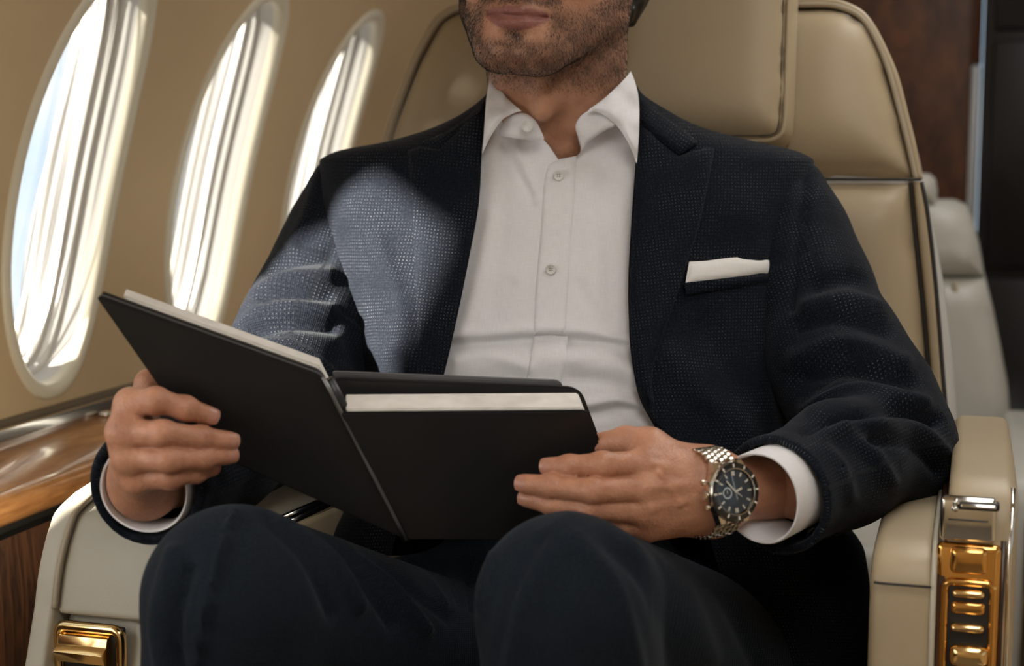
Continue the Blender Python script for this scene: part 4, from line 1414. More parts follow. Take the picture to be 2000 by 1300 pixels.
st_t = [
    ([(462, 1000), (432, 1080), (405, 1180), (382, 1310)], 5, 0.0045),
    ([(560, 1010), (640, 1080), (700, 1180)], 12, 0.005), ([(600, 1020), (690, 1100), (770, 1220)], 12, -0.005),
    ([(640, 1040), (740, 1120), (830, 1230)], 12, 0.005), ([(520, 1010), (600, 1090), (650, 1200)], 12, -0.004),
    ([(700, 1075), (790, 1140), (880, 1210)], 10, -0.004),
    ([(340, 1080), (310, 1200), (320, 1310)], 16, 0.004), ([(370, 1110), (345, 1220), (350, 1310)], 10, -0.004),
    ([(1110, 1015), (1060, 1100), (1010, 1200), (990, 1310)], 30, 0.004),
    ([(1060, 1060), (1010, 1150), (975, 1290)], 12, -0.003),
    ([(1200, 1060), (1280, 1150), (1320, 1300)], 24, -0.005), ([(1230, 1050), (1320, 1130), (1380, 1280)], 24, 0.006),
    ([(1130, 1060), (1200, 1150), (1240, 1300)], 20, 0.004), ([(1340, 1090), (1420, 1180), (1480, 1300)], 16, -0.005),
    ([(790, 1085), (830, 1120), (870, 1180)], 6, 0.003), ([(830, 1080), (870, 1120), (900, 1180)], 6, -0.003),
    ([(920, 1085), (915, 1130), (925, 1190)], 7, -0.005), ([(960, 1080), (955, 1130), (940, 1190)], 9, 0.004),
]
V = push(V, N, [(a_, b_, c_ * 1.5) for a_, b_, c_ in st_t])
trousers = mk('trousers', V, Fc, M['trouser'], man, uv=uvt)
trousers['label'] = 'navy suit trousers with a pressed crease'
# --- body: one skin mesh (head and neck, both hands and wrists, trunk and limbs under the clothes)
PSI = math.radians(15)
fwd = -HZ * math.cos(PSI) - RT * math.sin(PSI)
hr = RT * math.cos(PSI) - HZ * math.sin(PSI)
hu = np.array([0, 0, 1.0])
def rot(v, ax, a):
    ax = ax / np.linalg.norm(ax)
    return v * math.cos(a) + np.cross(ax, v) * math.sin(a) + ax * (ax @ v) * (1 - math.cos(a))
pit = math.radians(6)
fwd, hu = rot(fwd, hr, pit), rot(hu, hr, pit)
rol = math.radians(4)
hr, hu = rot(hr, fwd, -rol), rot(hu, fwd, -rol)
HB = np.stack([hr, -fwd, hu], 1)              # local (x right, y back, z up) -> world
MOUTH = np.array([0, -0.090, -0.070])
HO = P(1006, 29, 1.322) - HB @ MOUTH
def hl(x, y, z):
    return HO + HB @ np.array([x, y, z])
def L2(p):
    return (p - HO) @ HB
def headf(prims):
    f = run_prims(prims)
    return lambda p: f(L2(p))
hp = [
    ('e', (0, 0.014, 0.036), (0.076, 0.099, 0.090), None, 0.01),
    ('e', (0, -0.018, -0.034), (0.063, 0.066, 0.086), None, 0.03),
]
for s in (-1, 1):
    hp += [
        ('c', (s * 0.0560, 0.022, -0.040), (s * 0.0535, 0.012, -0.068), 0.018, 0.017, 0.03),
        ('c', (s * 0.0535, 0.012, -0.068), (s * 0.026, -0.062, -0.0995), 0.0175, 0.0165, 0.03),
        ('e', (s * 0.040, -0.046, -0.018), (0.028, 0.030, 0.030), None, 0.02),
        ('e', (s * 0.0745, 0.022, -0.004), (0.008, 0.018, 0.031), None, 0.006),
        ('e', (s * 0.030, -0.070, 0.022), (0.0145, 0.0145, 0.0125), None, 0.004),
        ('c', (s * 0.015, -0.090, 0.040), (s * 0.046, -0.076, 0.038), 0.007, 0.005, 0.012),
        ('e', (s * 0.0125, -0.096, -0.030), (0.009, 0.010, 0.008), None, 0.006),
    ]
hp += [
    ('c', (-0.012, -0.0705, -0.0995), (0.012, -0.0705, -0.0995), 0.0195, 0.0195, 0.02),
    ('e', (0, -0.060, -0.066), (0.036, 0.026, 0.032), None, 0.02),
    ('c', (0, -0.086, 0.032), (0, -0.110, -0.022), 0.007, 0.0115, 0.012),
    ('c', (-0.027, -0.0755, -0.0705), (-0.006, -0.0885, -0.0655), 0.0030, 0.0048, 0.006),
    ('c', (0.027, -0.0755, -0.0705), (0.006, -0.0885, -0.0655), 0.0030, 0.0048, 0.006),
    ('c', (-0.006, -0.0885, -0.0655), (0.006, -0.0885, -0.0655), 0.0045, 0.0045, 0.006),
    ('c', (-0.024, -0.0755, -0.0730), (-0.006, -0.0862, -0.0775), 0.0030, 0.0062, 0.006),
    ('c', (0.024, -0.0755, -0.0730), (0.006, -0.0862, -0.0775), 0.0030, 0.0062, 0.006),
    ('c', (-0.006, -0.0862, -0.0775), (0.006, -0.0862, -0.0775), 0.0062, 0.0062, 0.006),
    ('c-', (-0.029, -0.0785, -0.0708), (-0.010, -0.0925, -0.0712), 0.0012, 0.0012, 0.003),
    ('c-', (0.029, -0.0785, -0.0708), (0.010, -0.0925, -0.0712), 0.0012, 0.0012, 0.003),
    ('c-', (-0.010, -0.0925, -0.0712), (0.010, -0.0925, -0.0712), 0.0012, 0.0012, 0.003),
    ('c-', (-0.010, -0.0975, -0.0895), (0.010, -0.0975, -0.0895), 0.0072, 0.0072, 0.010),
    ('c-', (0, -0.1000, -0.0560), (0, -0.0985, -0.0480), 0.0035, 0.0030, 0.006),
]
hf_ = headf(hp)
nk = [
    ('c', P(1094, 330, 1.520), hl(0.0, 0.026, -0.060), 0.0610, 0.0580, 0.03),
    ('c', P(1045, 330, 1.512), P(1050, 150, 1.430), 0.040, 0.036, 0.03),
    ('c', P(1125, 330, 1.512), P(1142, 120, 1.435), 0.040, 0.036, 0.03),
    ('c', hl(0.066, 0.030, -0.045), P(1116, 310, 1.450), 0.0135, 0.0095, 0.022),
    ('c', hl(-0.066, 0.030, -0.045), P(1070, 310, 1.450), 0.0135, 0.0095, 0.022),
    ('e', P(1060, 205, 1.402), (0.011, 0.011, 0.015), None, 0.016),
    ('c', P(1085, 420, 1.515), P(1085, 340, 1.512), 0.068, 0.062, 0.03),
]
nf_ = run_prims(nk)
def headneck(p):
    return smin(hf_(p), nf_(p), 0.014)
hv, hfc, hn = nets(headneck, np.minimum(P(880, 400, 1.30), HO - 0.13) - 0.03, np.maximum(P(1330, 60, 1.60), HO + 0.14) + 0.0, 0.0022)
ok_ = True

BASE = np.array([0.49, 0.262, 0.165])
LIP = np.array([0.30, 0.130, 0.108])
STUB = np.array([0.085, 0.050, 0.036])
def smooth(a, b, x):
    t = np.clip((x - a) / (b - a), 0, 1)
    return t * t * (3 - 2 * t)
def beard_mask(V):
    q = L2(V)
    x, y, z = q[:, 0], q[:, 1], q[:, 2]
    ax_ = np.abs(x)
    # upper border of the beard on the cheek: from the sideburn down to the mouth corner
    top = -0.038 - 0.030 * smooth(0.02, -0.06, y)
    cheek = smooth(0.010, -0.010, z - top)
    front = smooth(0.028, 0.036, ax_) + smooth(-0.088, -0.096, z)      # keep clear beside and under the lips
    b = cheek * np.clip(front, 0, 1)
    mous = smooth(0.040, 0.030, ax_) * smooth(-0.064, -0.058, z) * smooth(-0.036, -0.044, z) * smooth(-0.06, -0.07, y)
    corner = np.exp(-((ax_ - 0.033) / 0.006) ** 2) * smooth(-0.05, -0.06, z) * smooth(-0.10, -0.085, z) * smooth(-0.05, -0.06, y)
    soul = 1.4 * np.exp(-(x / 0.0085) ** 2) * np.exp(-((z + 0.0885) / 0.0060) ** 2) * smooth(-0.06, -0.07, y)
    under = smooth(-0.150, -0.118, z) * smooth(0.045, 0.02, y)
    m = np.clip(b * under + mous * 0.9 + corner * 0.5 + soul, 0, 1)
    return m * smooth(0.055, 0.035, y)
def lip_mask(V):
    q = L2(V)
    x, y, z = q[:, 0], q[:, 1], q[:, 2]
    up = -0.0610 - 0.006 * (np.abs(x) / 0.028) ** 1.5 - 0.0012 * np.exp(-(x / 0.004) ** 2)
    dn = -0.0835 + 0.0095 * (np.abs(x) / 0.028) ** 2
    return smooth(0.0308, 0.027, np.abs(x)) * smooth(0.0008, -0.0012, z - up) * smooth(-0.0010, 0.0012, z - dn) * smooth(-0.066, -0.072, y)
bm_ = beard_mask(hv)
lm = lip_mask(hv)
patch = 0.75 + 0.25 * np.sin(hv[:, 0] * 310) * np.sin(hv[:, 2] * 270 + 1.3)
hc = BASE[None] * (1 - (bm_ * 0.70 * patch)[:, None]) + STUB[None] * (bm_ * 0.70 * patch)[:, None]
hc = hc * (1 - lm[:, None]) + LIP[None] * lm[:, None]

# hands -----------------------------------------------------------------
def finger(js, rs, k=0.004, bump=0.0001):
    out = []
    for i in range(len(js) - 1):
        out.append(('c', js[i], js[i + 1], rs[i], rs[i + 1], k))
        if 0 < i:
            out.append(('e', js[i], (rs[i] + bump,) * 3, None, 0.004))
    return out
def fingers(fs):
    def f(p):
        d = fs[0](p)
        for g_ in fs[1:]:
            d = smin(d, g_(p), 0.0012)
        return d
    return f
def P3(px, py, d):
    return P(px, py, d)
RF = (0.0098, 0.0090, 0.0081, 0.0070)
# hand on the window side: fingers lie over the outside of the left cover
handA = []
A_idx = [P3(256, 790, 1.098), P3(304, 782, 1.086), P3(362, 797, 1.093), P3(409, 812, 1.1015)]
A_mid = [P3(240, 843, 1.090), P3(318, 847, 1.078), P3(392, 855, 1.092), P3(448, 861, 1.103)]
A_rng = [P3(252, 893, 1.094), P3(330, 897, 1.080), P3(398, 893, 1.094), P3(446, 888, 1.105)]
A_pnk = [P3(268, 934, 1.104), P3(334, 932, 1.090), P3(382, 922, 1.102), P3(416, 913, 1.110)]
WR_A = P3(282, 962, 1.150)
for js, rs in ((A_idx, RF), (A_mid, RF), (A_rng, (0.0096, 0.0088, 0.0080, 0.0069)), (A_pnk, (0.0088, 0.0078, 0.0070, 0.0060))):
    handA.append(run_prims(finger(js, rs)))
fA = fingers(handA)
palmA = [
    ('c', A_idx[0], P3(276, 900, 1.150), 0.0125, 0.0165, 0.012),
    ('c', A_mid[0], P3(272, 920, 1.145), 0.0120, 0.0165, 0.012),
    ('c', A_rng[0], P3(274, 940, 1.145), 0.0115, 0.0165, 0.012),
    ('c', A_pnk[0], P3(285, 955, 1.145), 0.0110, 0.0165, 0.012),
    ('c', P3(285, 945, 1.150), P3(400, 890, 1.26), 0.0240, 0.030, 0.02),
    ('c', A_idx[0], A_mid[0], 0.0085, 0.0085, 0.006), ('c', A_mid[0], A_rng[0], 0.0085, 0.0085, 0.006), ('c', A_rng[0], A_pnk[0], 0.0085, 0.0085, 0.006),
    ('c', P3(285, 890, 1.155), P3(276, 800, 1.140), 0.0150, 0.0115, 0.012),
    ('c', P3(276, 800, 1.140), P3(290, 748, 1.140), 0.0110, 0.0092, 0.008),
    ('c', P3(290, 748, 1.140), P3(335, 742, 1.150), 0.0092, 0.0078, 0.006),
]
pA = run_prims(palmA)
def handA_f(p):
    return smin(fA(p), pA(p), 0.006)
av, afc, an = nets(handA_f, P3(150, 700, 1.05).min() * 0 + np.min([P3(180, 1010, 1.04), P3(180, 720, 1.28), P3(480, 1010, 1.04)], 0) - 0.03, np.max([P3(480, 700, 1.04), P3(480, 700, 1.28), P3(180, 720, 1.28)], 0) + 0.02, 0.0016)
# hand on the aisle side
B_idx = [P3(1262, 905, 1.140), P3(1176, 907, 1.126), P3(1112, 911, 1.130), P3(1072, 911, 1.1345)]
B_mid = [P3(1272, 953, 1.135), P3(1158, 959, 1.118), P3(1074, 949, 1.126), P3(1024, 944, 1.133)]
B_rng = [P3(1266, 998, 1.137), P3(1156, 995, 1.122), P3(1080, 984, 1.130), P3(1030, 973, 1.138)]
B_pnk = [P3(1258, 1030, 1.145), P3(1180, 1022, 1.134), P3(1120, 1010, 1.140), P3(1085, 1000, 1.146)]
handB = []
for js, rs in ((B_idx, RF), (B_mid, (0.0100, 0.0092, 0.0083, 0.0072)), (B_rng, (0.0094, 0.0086, 0.0078, 0.0068)), (B_pnk, (0.0086, 0.0076, 0.0068, 0.006))):
    handB.append(run_prims(finger(js, rs)))
fB = fingers(handB)
WR_B = P3(1395, 958, 1.158)
palmB = [
    ('c', B_idx[0], P3(1385, 925, 1.155), 0.0125, 0.0180, 0.014),
    ('c', B_mid[0], P3(1385, 950, 1.152), 0.0122, 0.0190, 0.014),
    ('c', B_rng[0], P3(1385, 970, 1.154), 0.0118, 0.0190, 0.014),
    ('c', B_pnk[0], P3(1380, 992, 1.160), 0.0112, 0.0180, 0.014),
    ('c', P3(1390, 958, 1.162), P3(1540, 945, 1.205), 0.0235, 0.0265, 0.02),
    ('c', P3(1375, 940, 1.164), P3(1390, 985, 1.164), 0.0185, 0.0185, 0.02),
    ('c', B_idx[0], B_mid[0], 0.0085, 0.0085, 0.006), ('c', B_mid[0], B_rng[0], 0.0085, 0.0085, 0.006), ('c', B_rng[0], B_pnk[0], 0.0085, 0.0085, 0.006),
    ('c', P3(1350, 925, 1.165), P3(1268, 872, 1.160), 0.0165, 0.0135, 0.014),
    ('c', P3(1268, 872, 1.160), P3(1222, 860, 1.160), 0.0125, 0.0100, 0.010),
    ('c', P3(1222, 860, 1.160), P3(1160, 868, 1.168), 0.0100, 0.0085, 0.006),
    # tendons and a vein on the back of the hand
    ('c', P3(1275, 950, 1.1225), P3(1370, 945, 1.1330), 0.0022, 0.0018, 0.005),
    ('c', P3(1272, 992, 1.1250), P3(1365, 968, 1.1335), 0.0022, 0.0018, 0.005),
    ('c', P3(1270, 905, 1.1265), P3(1360, 930, 1.1365), 0.0022, 0.0018, 0.005),
    ('c', P3(1288, 922, 1.1235), P3(1308, 952, 1.1240), 0.0015, 0.0015, 0.003),
    ('c', P3(1308, 952, 1.1240), P3(1328, 982, 1.1275), 0.0015, 0.0015, 0.003),
    ('c', P3(1328, 982, 1.1275), P3(1292, 1010, 1.1330), 0.0015, 0.0015, 0.003),
    ('c', P3(1328, 982, 1.1275), P3(1372, 962, 1.1330), 0.0015, 0.0013, 0.003),
]
pB = run_prims(palmB)
def handB_f(p):
    return smin(fB(p), pB(p), 0.006)
bv, bfc, bn = nets(handB_f, np.min([P3(990, 1070, 1.09), P3(990, 830, 1.25), P3(1560, 1070, 1.25), P3(1560, 1070, 1.09)], 0) - 0.02, np.max([P3(990, 830, 1.09), P3(1560, 830, 1.25), P3(1560, 830, 1.09)], 0) + 0.02, 0.0016)

# trunk and limbs under the clothes
tr = [
    ('c', P(1090, 480, 1.49), P(1090, 900, 1.475), 0.075, 0.080, 0.05),
    ('c', P(900, 420, 1.50), P(1290, 420, 1.49), 0.060, 0.060, 0.05),
    ('c', P(960, 1290, 1.43), P(1240, 1290, 1.43), 0.080, 0.080, 0.05),
    ('c', P(1090, 900, 1.475), P(1090, 1250, 1.45), 0.080, 0.080, 0.05),
    ('c', P(475, 1180, 1.095), P(920, 1340, 1.385), 0.045, 0.065, 0.02), ('c', P(475, 1180, 1.095), P(430, 1620, 1.115), 0.044, 0.04, 0.02),
    ('c', P(1112, 1195, 1.085), P(1370, 1315, 1.390), 0.045, 0.065, 0.02), ('c', P(1112, 1195, 1.085), P(1110, 1620, 1.11), 0.044, 0.04, 0.02),
]
for S in (SLV_L, SLV_R):
    for a_, b_ in zip(S[:-2], S[1:-1]):
        tr.append(('c', P(*a_[:3]), P(*b_[:3]), a_[3] * 0.66, b_[3] * 0.66, 0.02))
    a_, b_ = S[-2], S[-1]
    mid_ = tuple(a_[i] * 0.35 + b_[i] * 0.65 for i in range(3))
    tr.append(('c', P(*a_[:3]), P(*mid_), a_[3] * 0.62, 0.027, 0.02))
cv_, cfc, cn = nets(run_prims(tr), np.array([-0.85, 0.95, 0.42]), np.array([0.05, 1.68, 1.10]), 0.0075)
skinV = np.vstack([hv, av, bv, cv_])
o1, o2, o3 = len(hv), len(hv) + len(av), len(hv) + len(av) + len(bv)
skinF = np.vstack([hfc, afc + o1, bfc + o2, cfc + o3])
def hand_col(V, joints):
    c = np.tile(BASE[None], (len(V), 1)) * np.array([1.02, 0.98, 0.96])
    for js in joints:
        for i, j in enumerate(js):
            d = np.linalg.norm(V - j, axis=1)
            wgt = np.exp(-(d / 0.010) ** 2) * (0.32 if i != 3 else 0.38)
            c = c * (1 - wgt[:, None]) + np.array([0.42, 0.165, 0.105])[None] * wgt[:, None]
    return c
ca = hand_col(av, (A_idx, A_mid, A_rng, A_pnk))
cb = hand_col(bv, (B_idx, B_mid, B_rng, B_pnk))
cc = np.tile(BASE[None], (len(cv_), 1))
colr = np.vstack([hc, ca, cb, cc])
colr = np.hstack([colr, np.ones((len(colr), 1))])
bodyo = mk('body', skinV, skinF, M['skin'], man, col=colr)

# fingernails
def nail(tip, prev, r, up_):
    d = (tip - prev) / np.linalg.norm(tip - prev)
    n_ = up_ - d * (up_ @ d); n_ /= np.linalg.norm(n_)
    s_ = np.cross(d, n_)
    V, Fc = [], []
    nu, nv = 9, 9
    for i in range(nu):
        for j in range(nv):
            a, b = i / (nu - 1) * 2 - 1, j / (nv - 1) * 2 - 1
            rr = math.sqrt(max(a * a + b * b, 1e-9)); k_ = max(abs(a), abs(b)) / rr
            a2, b2 = a * (0.35 + 0.65 * k_), b * (0.35 + 0.65 * k_)
            ang = b2 * 0.95
            V.append(tip + d * (0.0046 * a2 + 0.0012) + (r * 1.06) * (math.cos(ang) * n_ + math.sin(ang) * s_) - n_ * (0.0010 * (a2 > 0.6)))
    for i in range(nu - 1):
        for j in range(nv - 1):
            Fc.append([i * nv + j, i * nv + j + 1, (i + 1) * nv + j + 1, (i + 1) * nv + j])
    return mk('fingernail', V, Fc, M['nail'], man)
tocam = -FW
nail(A_idx[3], A_idx[2], 0.0070, dirc(0.05, 0.25, -1))
nail(A_mid[3], A_mid[2], 0.0070, dirc(0.05, 0.15, -1))
nail(A_rng[3], A_rng[2], 0.0069, dirc(0.0, 0.0, -1))
nail(B_idx[3], B_idx[2], 0.0070, dirc(-0.05, 0.25, -1))
nail(B_mid[3], B_mid[2], 0.0072, dirc(-0.05, 0.15, -1))
nail(B_rng[3], B_rng[2], 0.0068, dirc(-0.05, 0.10, -1))

# beard: short hairs rooted in the skin
tri_c = hv[hfc].mean(1)
wgt = beard_mask(tri_c)
fn = np.cross(hv[hfc[:, 1]] - hv[hfc[:, 0]], hv[hfc[:, 2]] - hv[hfc[:, 0]])
fn /= np.linalg.norm(fn, axis=1)[:, None] + 1e-12
facing = (fn @ FW) < 0.35
pr_ = wgt * facing * (1 + 2.5 * np.exp(-(L2(tri_c)[:, 0] / 0.008) ** 2) * np.exp(-((L2(tri_c)[:, 2] + 0.0885) / 0.006) ** 2) + 0.8 * (L2(tri_c)[:, 2] > -0.064))
pr_[wgt < 0.12] = 0
pr_ /= pr_.sum()
NB_ = 15000
pick = rng.choice(len(hfc), NB_, p=pr_)
uvw = rng.random((NB_, 2))
q = hv[hfc[pick]]
root = (q[:, 0] * (1 - uvw[:, :1]) + q[:, 1] * uvw[:, :1]) * (1 - uvw[:, 1:]) + (q[:, 3] * (1 - uvw[:, :1]) + q[:, 2] * uvw[:, :1]) * uvw[:, 1:]
nn_ = fn[pick]
down = -hu[None] * 0.8 + hr[None] * rng.normal(0, 0.45, (NB_, 1)) + fwd[None] * rng.normal(0.1, 0.3, (NB_, 1))
down = down - nn_ * (down * nn_).sum(1)[:, None]
dirn = down / (np.linalg.norm(down, axis=1)[:, None] + 1e-9) * 0.80 + nn_ * 0.42
ln = rng.uniform(0.0016, 0.0044, (NB_, 1))
wv_ = np.cross(dirn, FW[None]); wv_ /= np.linalg.norm(wv_, axis=1)[:, None] + 1e-9
wd_ = 0.00010
mid_p = root + dirn * ln * 0.5 + nn_ * 0.0002
tip_p = root + dirn * ln - nn_ * 0.0004
BV = np.concatenate([root - wv_ * wd_, root + wv_ * wd_, mid_p + wv_ * wd_ * .8, mid_p - wv_ * wd_ * .8, tip_p])
ii = np.arange(NB_)
BF = np.stack([ii, ii + NB_, ii + 2 * NB_, ii + 3 * NB_], 1).tolist() + np.stack([ii + 3 * NB_, ii + 2 * NB_, ii + 4 * NB_], 1).tolist()
bo = mk('beard', BV, BF, M['beard'], man)
bo['kind'] = 'stuff'

# hair: cap with combed locks, longer at the nape
def hairf(p):
    q = L2(p)
    d = s_ell(q, np.array([0, 0.022, 0.046]), np.array([0.083, 0.104, 0.094]))
    d = smin(d, s_ell(q, np.array([0, 0.086, -0.052]), np.array([0.083, 0.048, 0.052])), 0.02)
    lock = 0.0016 * np.sin(q[:, 0] * 420 + 6 * np.sin(q[:, 2] * 60)) + 0.0014 * np.sin(q[:, 1] * 380 + q[:, 2] * 200)
    d = d + lock
    face = s_ell(q, np.array([0, -0.075, -0.03]), np.array([0.079, 0.098, 0.098]))
    d = smax(d, -face, 0.01)
    side = s_ell(q, np.array([0.0, 0.000, -0.062]), np.array([0.12, 0.058, 0.052]))
    return smax(d, -side, 0.008)
V, Fc, N = nets(hairf, HO - 0.17, HO + 0.19, 0.003)
mk('hair', V, Fc, M['hair'], man)
for s in (-1, 1):
    kb = bmesh.new()
    bmesh.ops.create_uvsphere(kb, u_segments=20, v_segments=12, radius=0.0118, matrix=Matrix.Translation(hl(s * 0.030, -0.0765, 0.020)))
    bm_obj('eye', kb, M['eye'], man)

# ------------------------------------------------------------------ black folder
fold = thing('document_folder', 'open black folder with silver spine line and white pages, held in both hands', 'folder', P(790, 1053, 1.17))
HT, HBm = (632, 735, 1.120), (792, 1054, 1.172)
LT, LB = (183, 574, 1.078), (396, 877, 1.130)
RTc, RB = (1137, 757, 1.148), (1250, 1056, 1.196)
def quad(a, b, c, d):
    A, B, C_, D_ = [P(*q_) for q_ in (a, b, c, d)]
    n_ = np.cross(B - A, D_ - A); n_ /= np.linalg.norm(n_)
    if n_ @ FW > 0:
        n_ = -n_
    return A, B, C_, D_, n_
def slab(name, Q4, u0, u1, v0, v1, n0, n1, mat, parent, r=0.0, bev=0.0012, segs=2, bulge=0.0):
    """a board in the quad's own frame: u along the top edge, v downwards, thickness along the outward normal"""
    A, B, C_, D_, n_ = Q4
    out = []
    rr = r
    eu, ev = np.linalg.norm(B - A), np.linalg.norm(D_ - A)
    cs = [(u0, v0), (u1, v0), (u1, v1), (u0, v1)]
    pts = []
    if r > 0:
        ru, rv = r / eu, r / ev
        for (cu, cv), (su, sv), a0 in zip(cs, ((1, 1), (-1, 1), (-1, -1), (1, -1)), (180, 270, 0, 90)):
            for k_ in range(5):
                t = math.radians(a0 + k_ * 22.5)
                pts.append((cu + su * ru + ru * math.cos(t), cv + sv * rv + rv * math.sin(t)))
    else:
        for i in range(4):
            a_, b_ = np.array(cs[i]), np.array(cs[(i + 1) % 4])
            for k_ in range(6):
                pts.append(tuple(a_ + (b_ - a_) * k_ / 6))
    def W(u, v, n):
        base = A * (1 - u) * (1 - v) + B * u * (1 - v) + C_ * u * v + D_ * (1 - u) * v
        return base + n_ * n
    bm = bmesh.new()
    r0 = [bm.verts.new(W(u, v, n0)) for u, v in pts]
    r1 = [bm.verts.new(W(u, v, n1)) for u, v in pts]
    f0 = bm.faces.new(r0); f1 = bm.faces.new(r1[::-1])
    for i in range(len(pts)):
        j = (i + 1) % len(pts)
        bm.faces.new((r0[i], r1[i], r1[j], r0[j]))
    bmesh.ops.recalc_face_normals(bm, faces=bm.faces)
    if bev > 0:
        ed = [e for e in bm.edges if e.calc_face_angle(0) > 0.9]
        bmesh.ops.bevel(bm, geom=ed, offset=bev, segments=segs, affect='EDGES', clamp_overlap=True)
    return bm_obj(name, bm, mat, parent, sharp=40)
QL = quad(LT, HT, HBm, LB)
QR = quad(HT, RTc, RB, HBm)
slab('cover', QL, 0.0, 1.0, 0.0, 1.0, -0.0035, 0.0, M['folder'], fold, r=0.006, bev=0.0014)
slab('cover_lining', QL, 0.006, 0.995, 0.004, 0.99, -0.0075, -0.0040, M['folder_edge'], fold, r=0.005)
slab('inner_board', QL, 0.010, 0.99, 0.004, 0.985, -0.0135, -0.0080, M['folder'], fold, r=0.005)
slab('page_block', QL, 0.115, 0.985, -0.012, 0.97, -0.0300, -0.0140, M['paper'], fold, bev=0.0015)
# right half: its cover sits lower, the pages and a taller black flap show above it
RT2, HT2 = (1148, 802, 1.146), (664, 806, 1.124)
QR2 = quad(HT2, RT2, RB, HBm)
slab('cover', QR2, 0.0, 1.0, 0.0, 1.0, -0.0035, 0.0, M['folder'], fold, r=0.004, bev=0.0014)
slab('page_block', QR2, 0.025, 0.985, -0.010, 0.97, -0.0300, -0.0040, M['paper'], fold, bev=0.001)
QF = quad((640, 738, 1.158), (1134, 757, 1.184), (1244, 1050, 1.226), (800, 1050, 1.205))
slab('inner_flap', QF, 0.0, 1.0, 0.0, 0.98, -0.0050, 0.0, M['folder'], fold, r=0.010, bev=0.0014)
slab('inner_flap', QF, 0.02, 0.93, -0.022, 0.9, -0.0110, -0.0060, M['folder_edge'], fold, r=0.004, bev=0.001)
sp_a, sp_b = P(631, 736, 1.1165), P(793, 1054, 1.1690)
V, Fc = tube([sp_a * (1 - t) + sp_b * t for t in np.linspace(0, 1, 8)], 0.0016, 8)
mk('spine_line', V, Fc, M['silver'], fold)
V, Fc = tube([P(640, 742, 1.128) * (1 - t) + P(798, 1052, 1.180) * t for t in np.linspace(0, 1, 8)], 0.0052, 12)
mk('spine', V, Fc, M['folder'], fold)

# ------------------------------------------------------------------ wristwatch
wz = dirc(0.50, 0.10, -0.86); wz /= np.linalg.norm(wz)
wy_ = dirc(-0.07, 1.0, 0.0); wy_ = wy_ - wz * (wy_ @ wz); wy_ /= np.linalg.norm(wy_)
wx = np.cross(wy_, wz)
WC = P(1430, 960, 1.124)
WM = Matrix(((wx[0], wy_[0], wz[0], WC[0]), (wx[1], wy_[1], wz[1], WC[1]), (wx[2], wy_[2], wz[2], WC[2]), (0, 0, 0, 1)))
watch = thing('wristwatch', 'steel chronograph watch with black dial and bezel on the wrist', 'watch', WC)
def wmk(name, V, Fc, mat, parent=None, sharp=30):
    V = [tuple(WM @ Vector(v)) for v in V]
    return mk(name, V, Fc, mat, parent or watch, sharp=sharp)
def lathe(prof_, n=56):
    V, Fc = [], []
    for r_, z_ in prof_:
        for i in range(n):
            a = 2 * math.pi * i / n
            V.append((r_ * math.cos(a), r_ * math.sin(a), z_))
    for k_ in range(len(prof_) - 1):
        for i in range(n):
            j = (i + 1) % n
            Fc.append([k_ * n + i, k_ * n + j, (k_ + 1) * n + j, (k_ + 1) * n + i])
    return V, Fc
RW = 0.0215
wcase = wmk('case', *lathe([(0.001, -0.008), (RW * 0.9, -0.008), (RW * 1.0, -0.005), (RW * 1.02, 0.0), (RW * 0.99, 0.0022), (RW * 0.93, 0.003)]), M['steel'])
bez = wmk('bezel', *lathe([(RW * 0.98, 0.0018), (RW * 1.0, 0.0032), (RW * 0.985, 0.0042)]), M['steel'], wcase)
wmk('bezel_insert', *lathe([(RW * 0.975, 0.0042), (RW * 0.90, 0.0050), (RW * 0.80, 0.0050)]), M['watch_black'], wcase)
wmk('dial_ring', *lathe([(RW * 0.80, 0.0051), (RW * 0.775, 0.0049), (RW * 0.765, 0.0028)]), M['steel'], wcase)
dial = wmk('dial', *lathe([(RW * 0.77, 0.0028), (0.0002, 0.0028)]), M['watch_black'], wcase)
def slabw(name, cx, cy, ang, l, w_, z0, z1, mat, parent):
    c, s = math.cos(ang), math.sin(ang)
    V = []
    for z_ in (z0, z1):
        for a, b in ((-w_, -l), (w_, -l), (w_, l), (-w_, l)):
            V.append((cx + a * c - b * s, cy + a * s + b * c, z_))
    return wmk(name, V, [[0, 3, 2, 1], [4, 5, 6, 7], [0, 1, 5, 4], [1, 2, 6, 5], [2, 3, 7, 6], [3, 0, 4, 7]], mat, parent)
for i in range(12):
    a = i * math.pi / 6
    rr = RW * 0.63
    wd_m = 0.00062 if i % 6 else 0.0013
    slabw('hour_marker', -rr * math.sin(a), rr * math.cos(a), a, 0.0016, wd_m, 0.0028, 0.0034, M['watch_lume'], dial)
    rr = RW * 0.89
    slabw('bezel_mark', -rr * math.sin(a), rr * math.cos(a), a, 0.0013, 0.0006, 0.0046, 0.0053, M['watch_lume'], bez)
V, Fc = lathe([(0.0040, 0.0029), (0.0042, 0.0034), (0.0033, 0.0034), (0.0032, 0.0029)], 28)
wmk('subdial', [(x - 0.0070, y - 0.0003, z) for x, y, z in V], Fc, M['steel'], dial)
slabw('subdial_hand', -0.0070, 0.0006, 0.1, 0.0013, 0.0003, 0.0030, 0.0034, M['watch_lume'], dial)
slabw('hour_hand', 0.0032, 0.0010, -1.25, 0.0034, 0.0008, 0.0034, 0.0038, M['watch_lume'], dial)
slabw('minute_hand', -0.0036, 0.0042, 0.70, 0.0056, 0.0006, 0.0038, 0.0041, M['watch_lume'], dial)
slabw('second_hand', -0.0006, 0.0030, 0.16, 0.0090, 0.00022, 0.0041, 0.0043, M['steel'], dial)
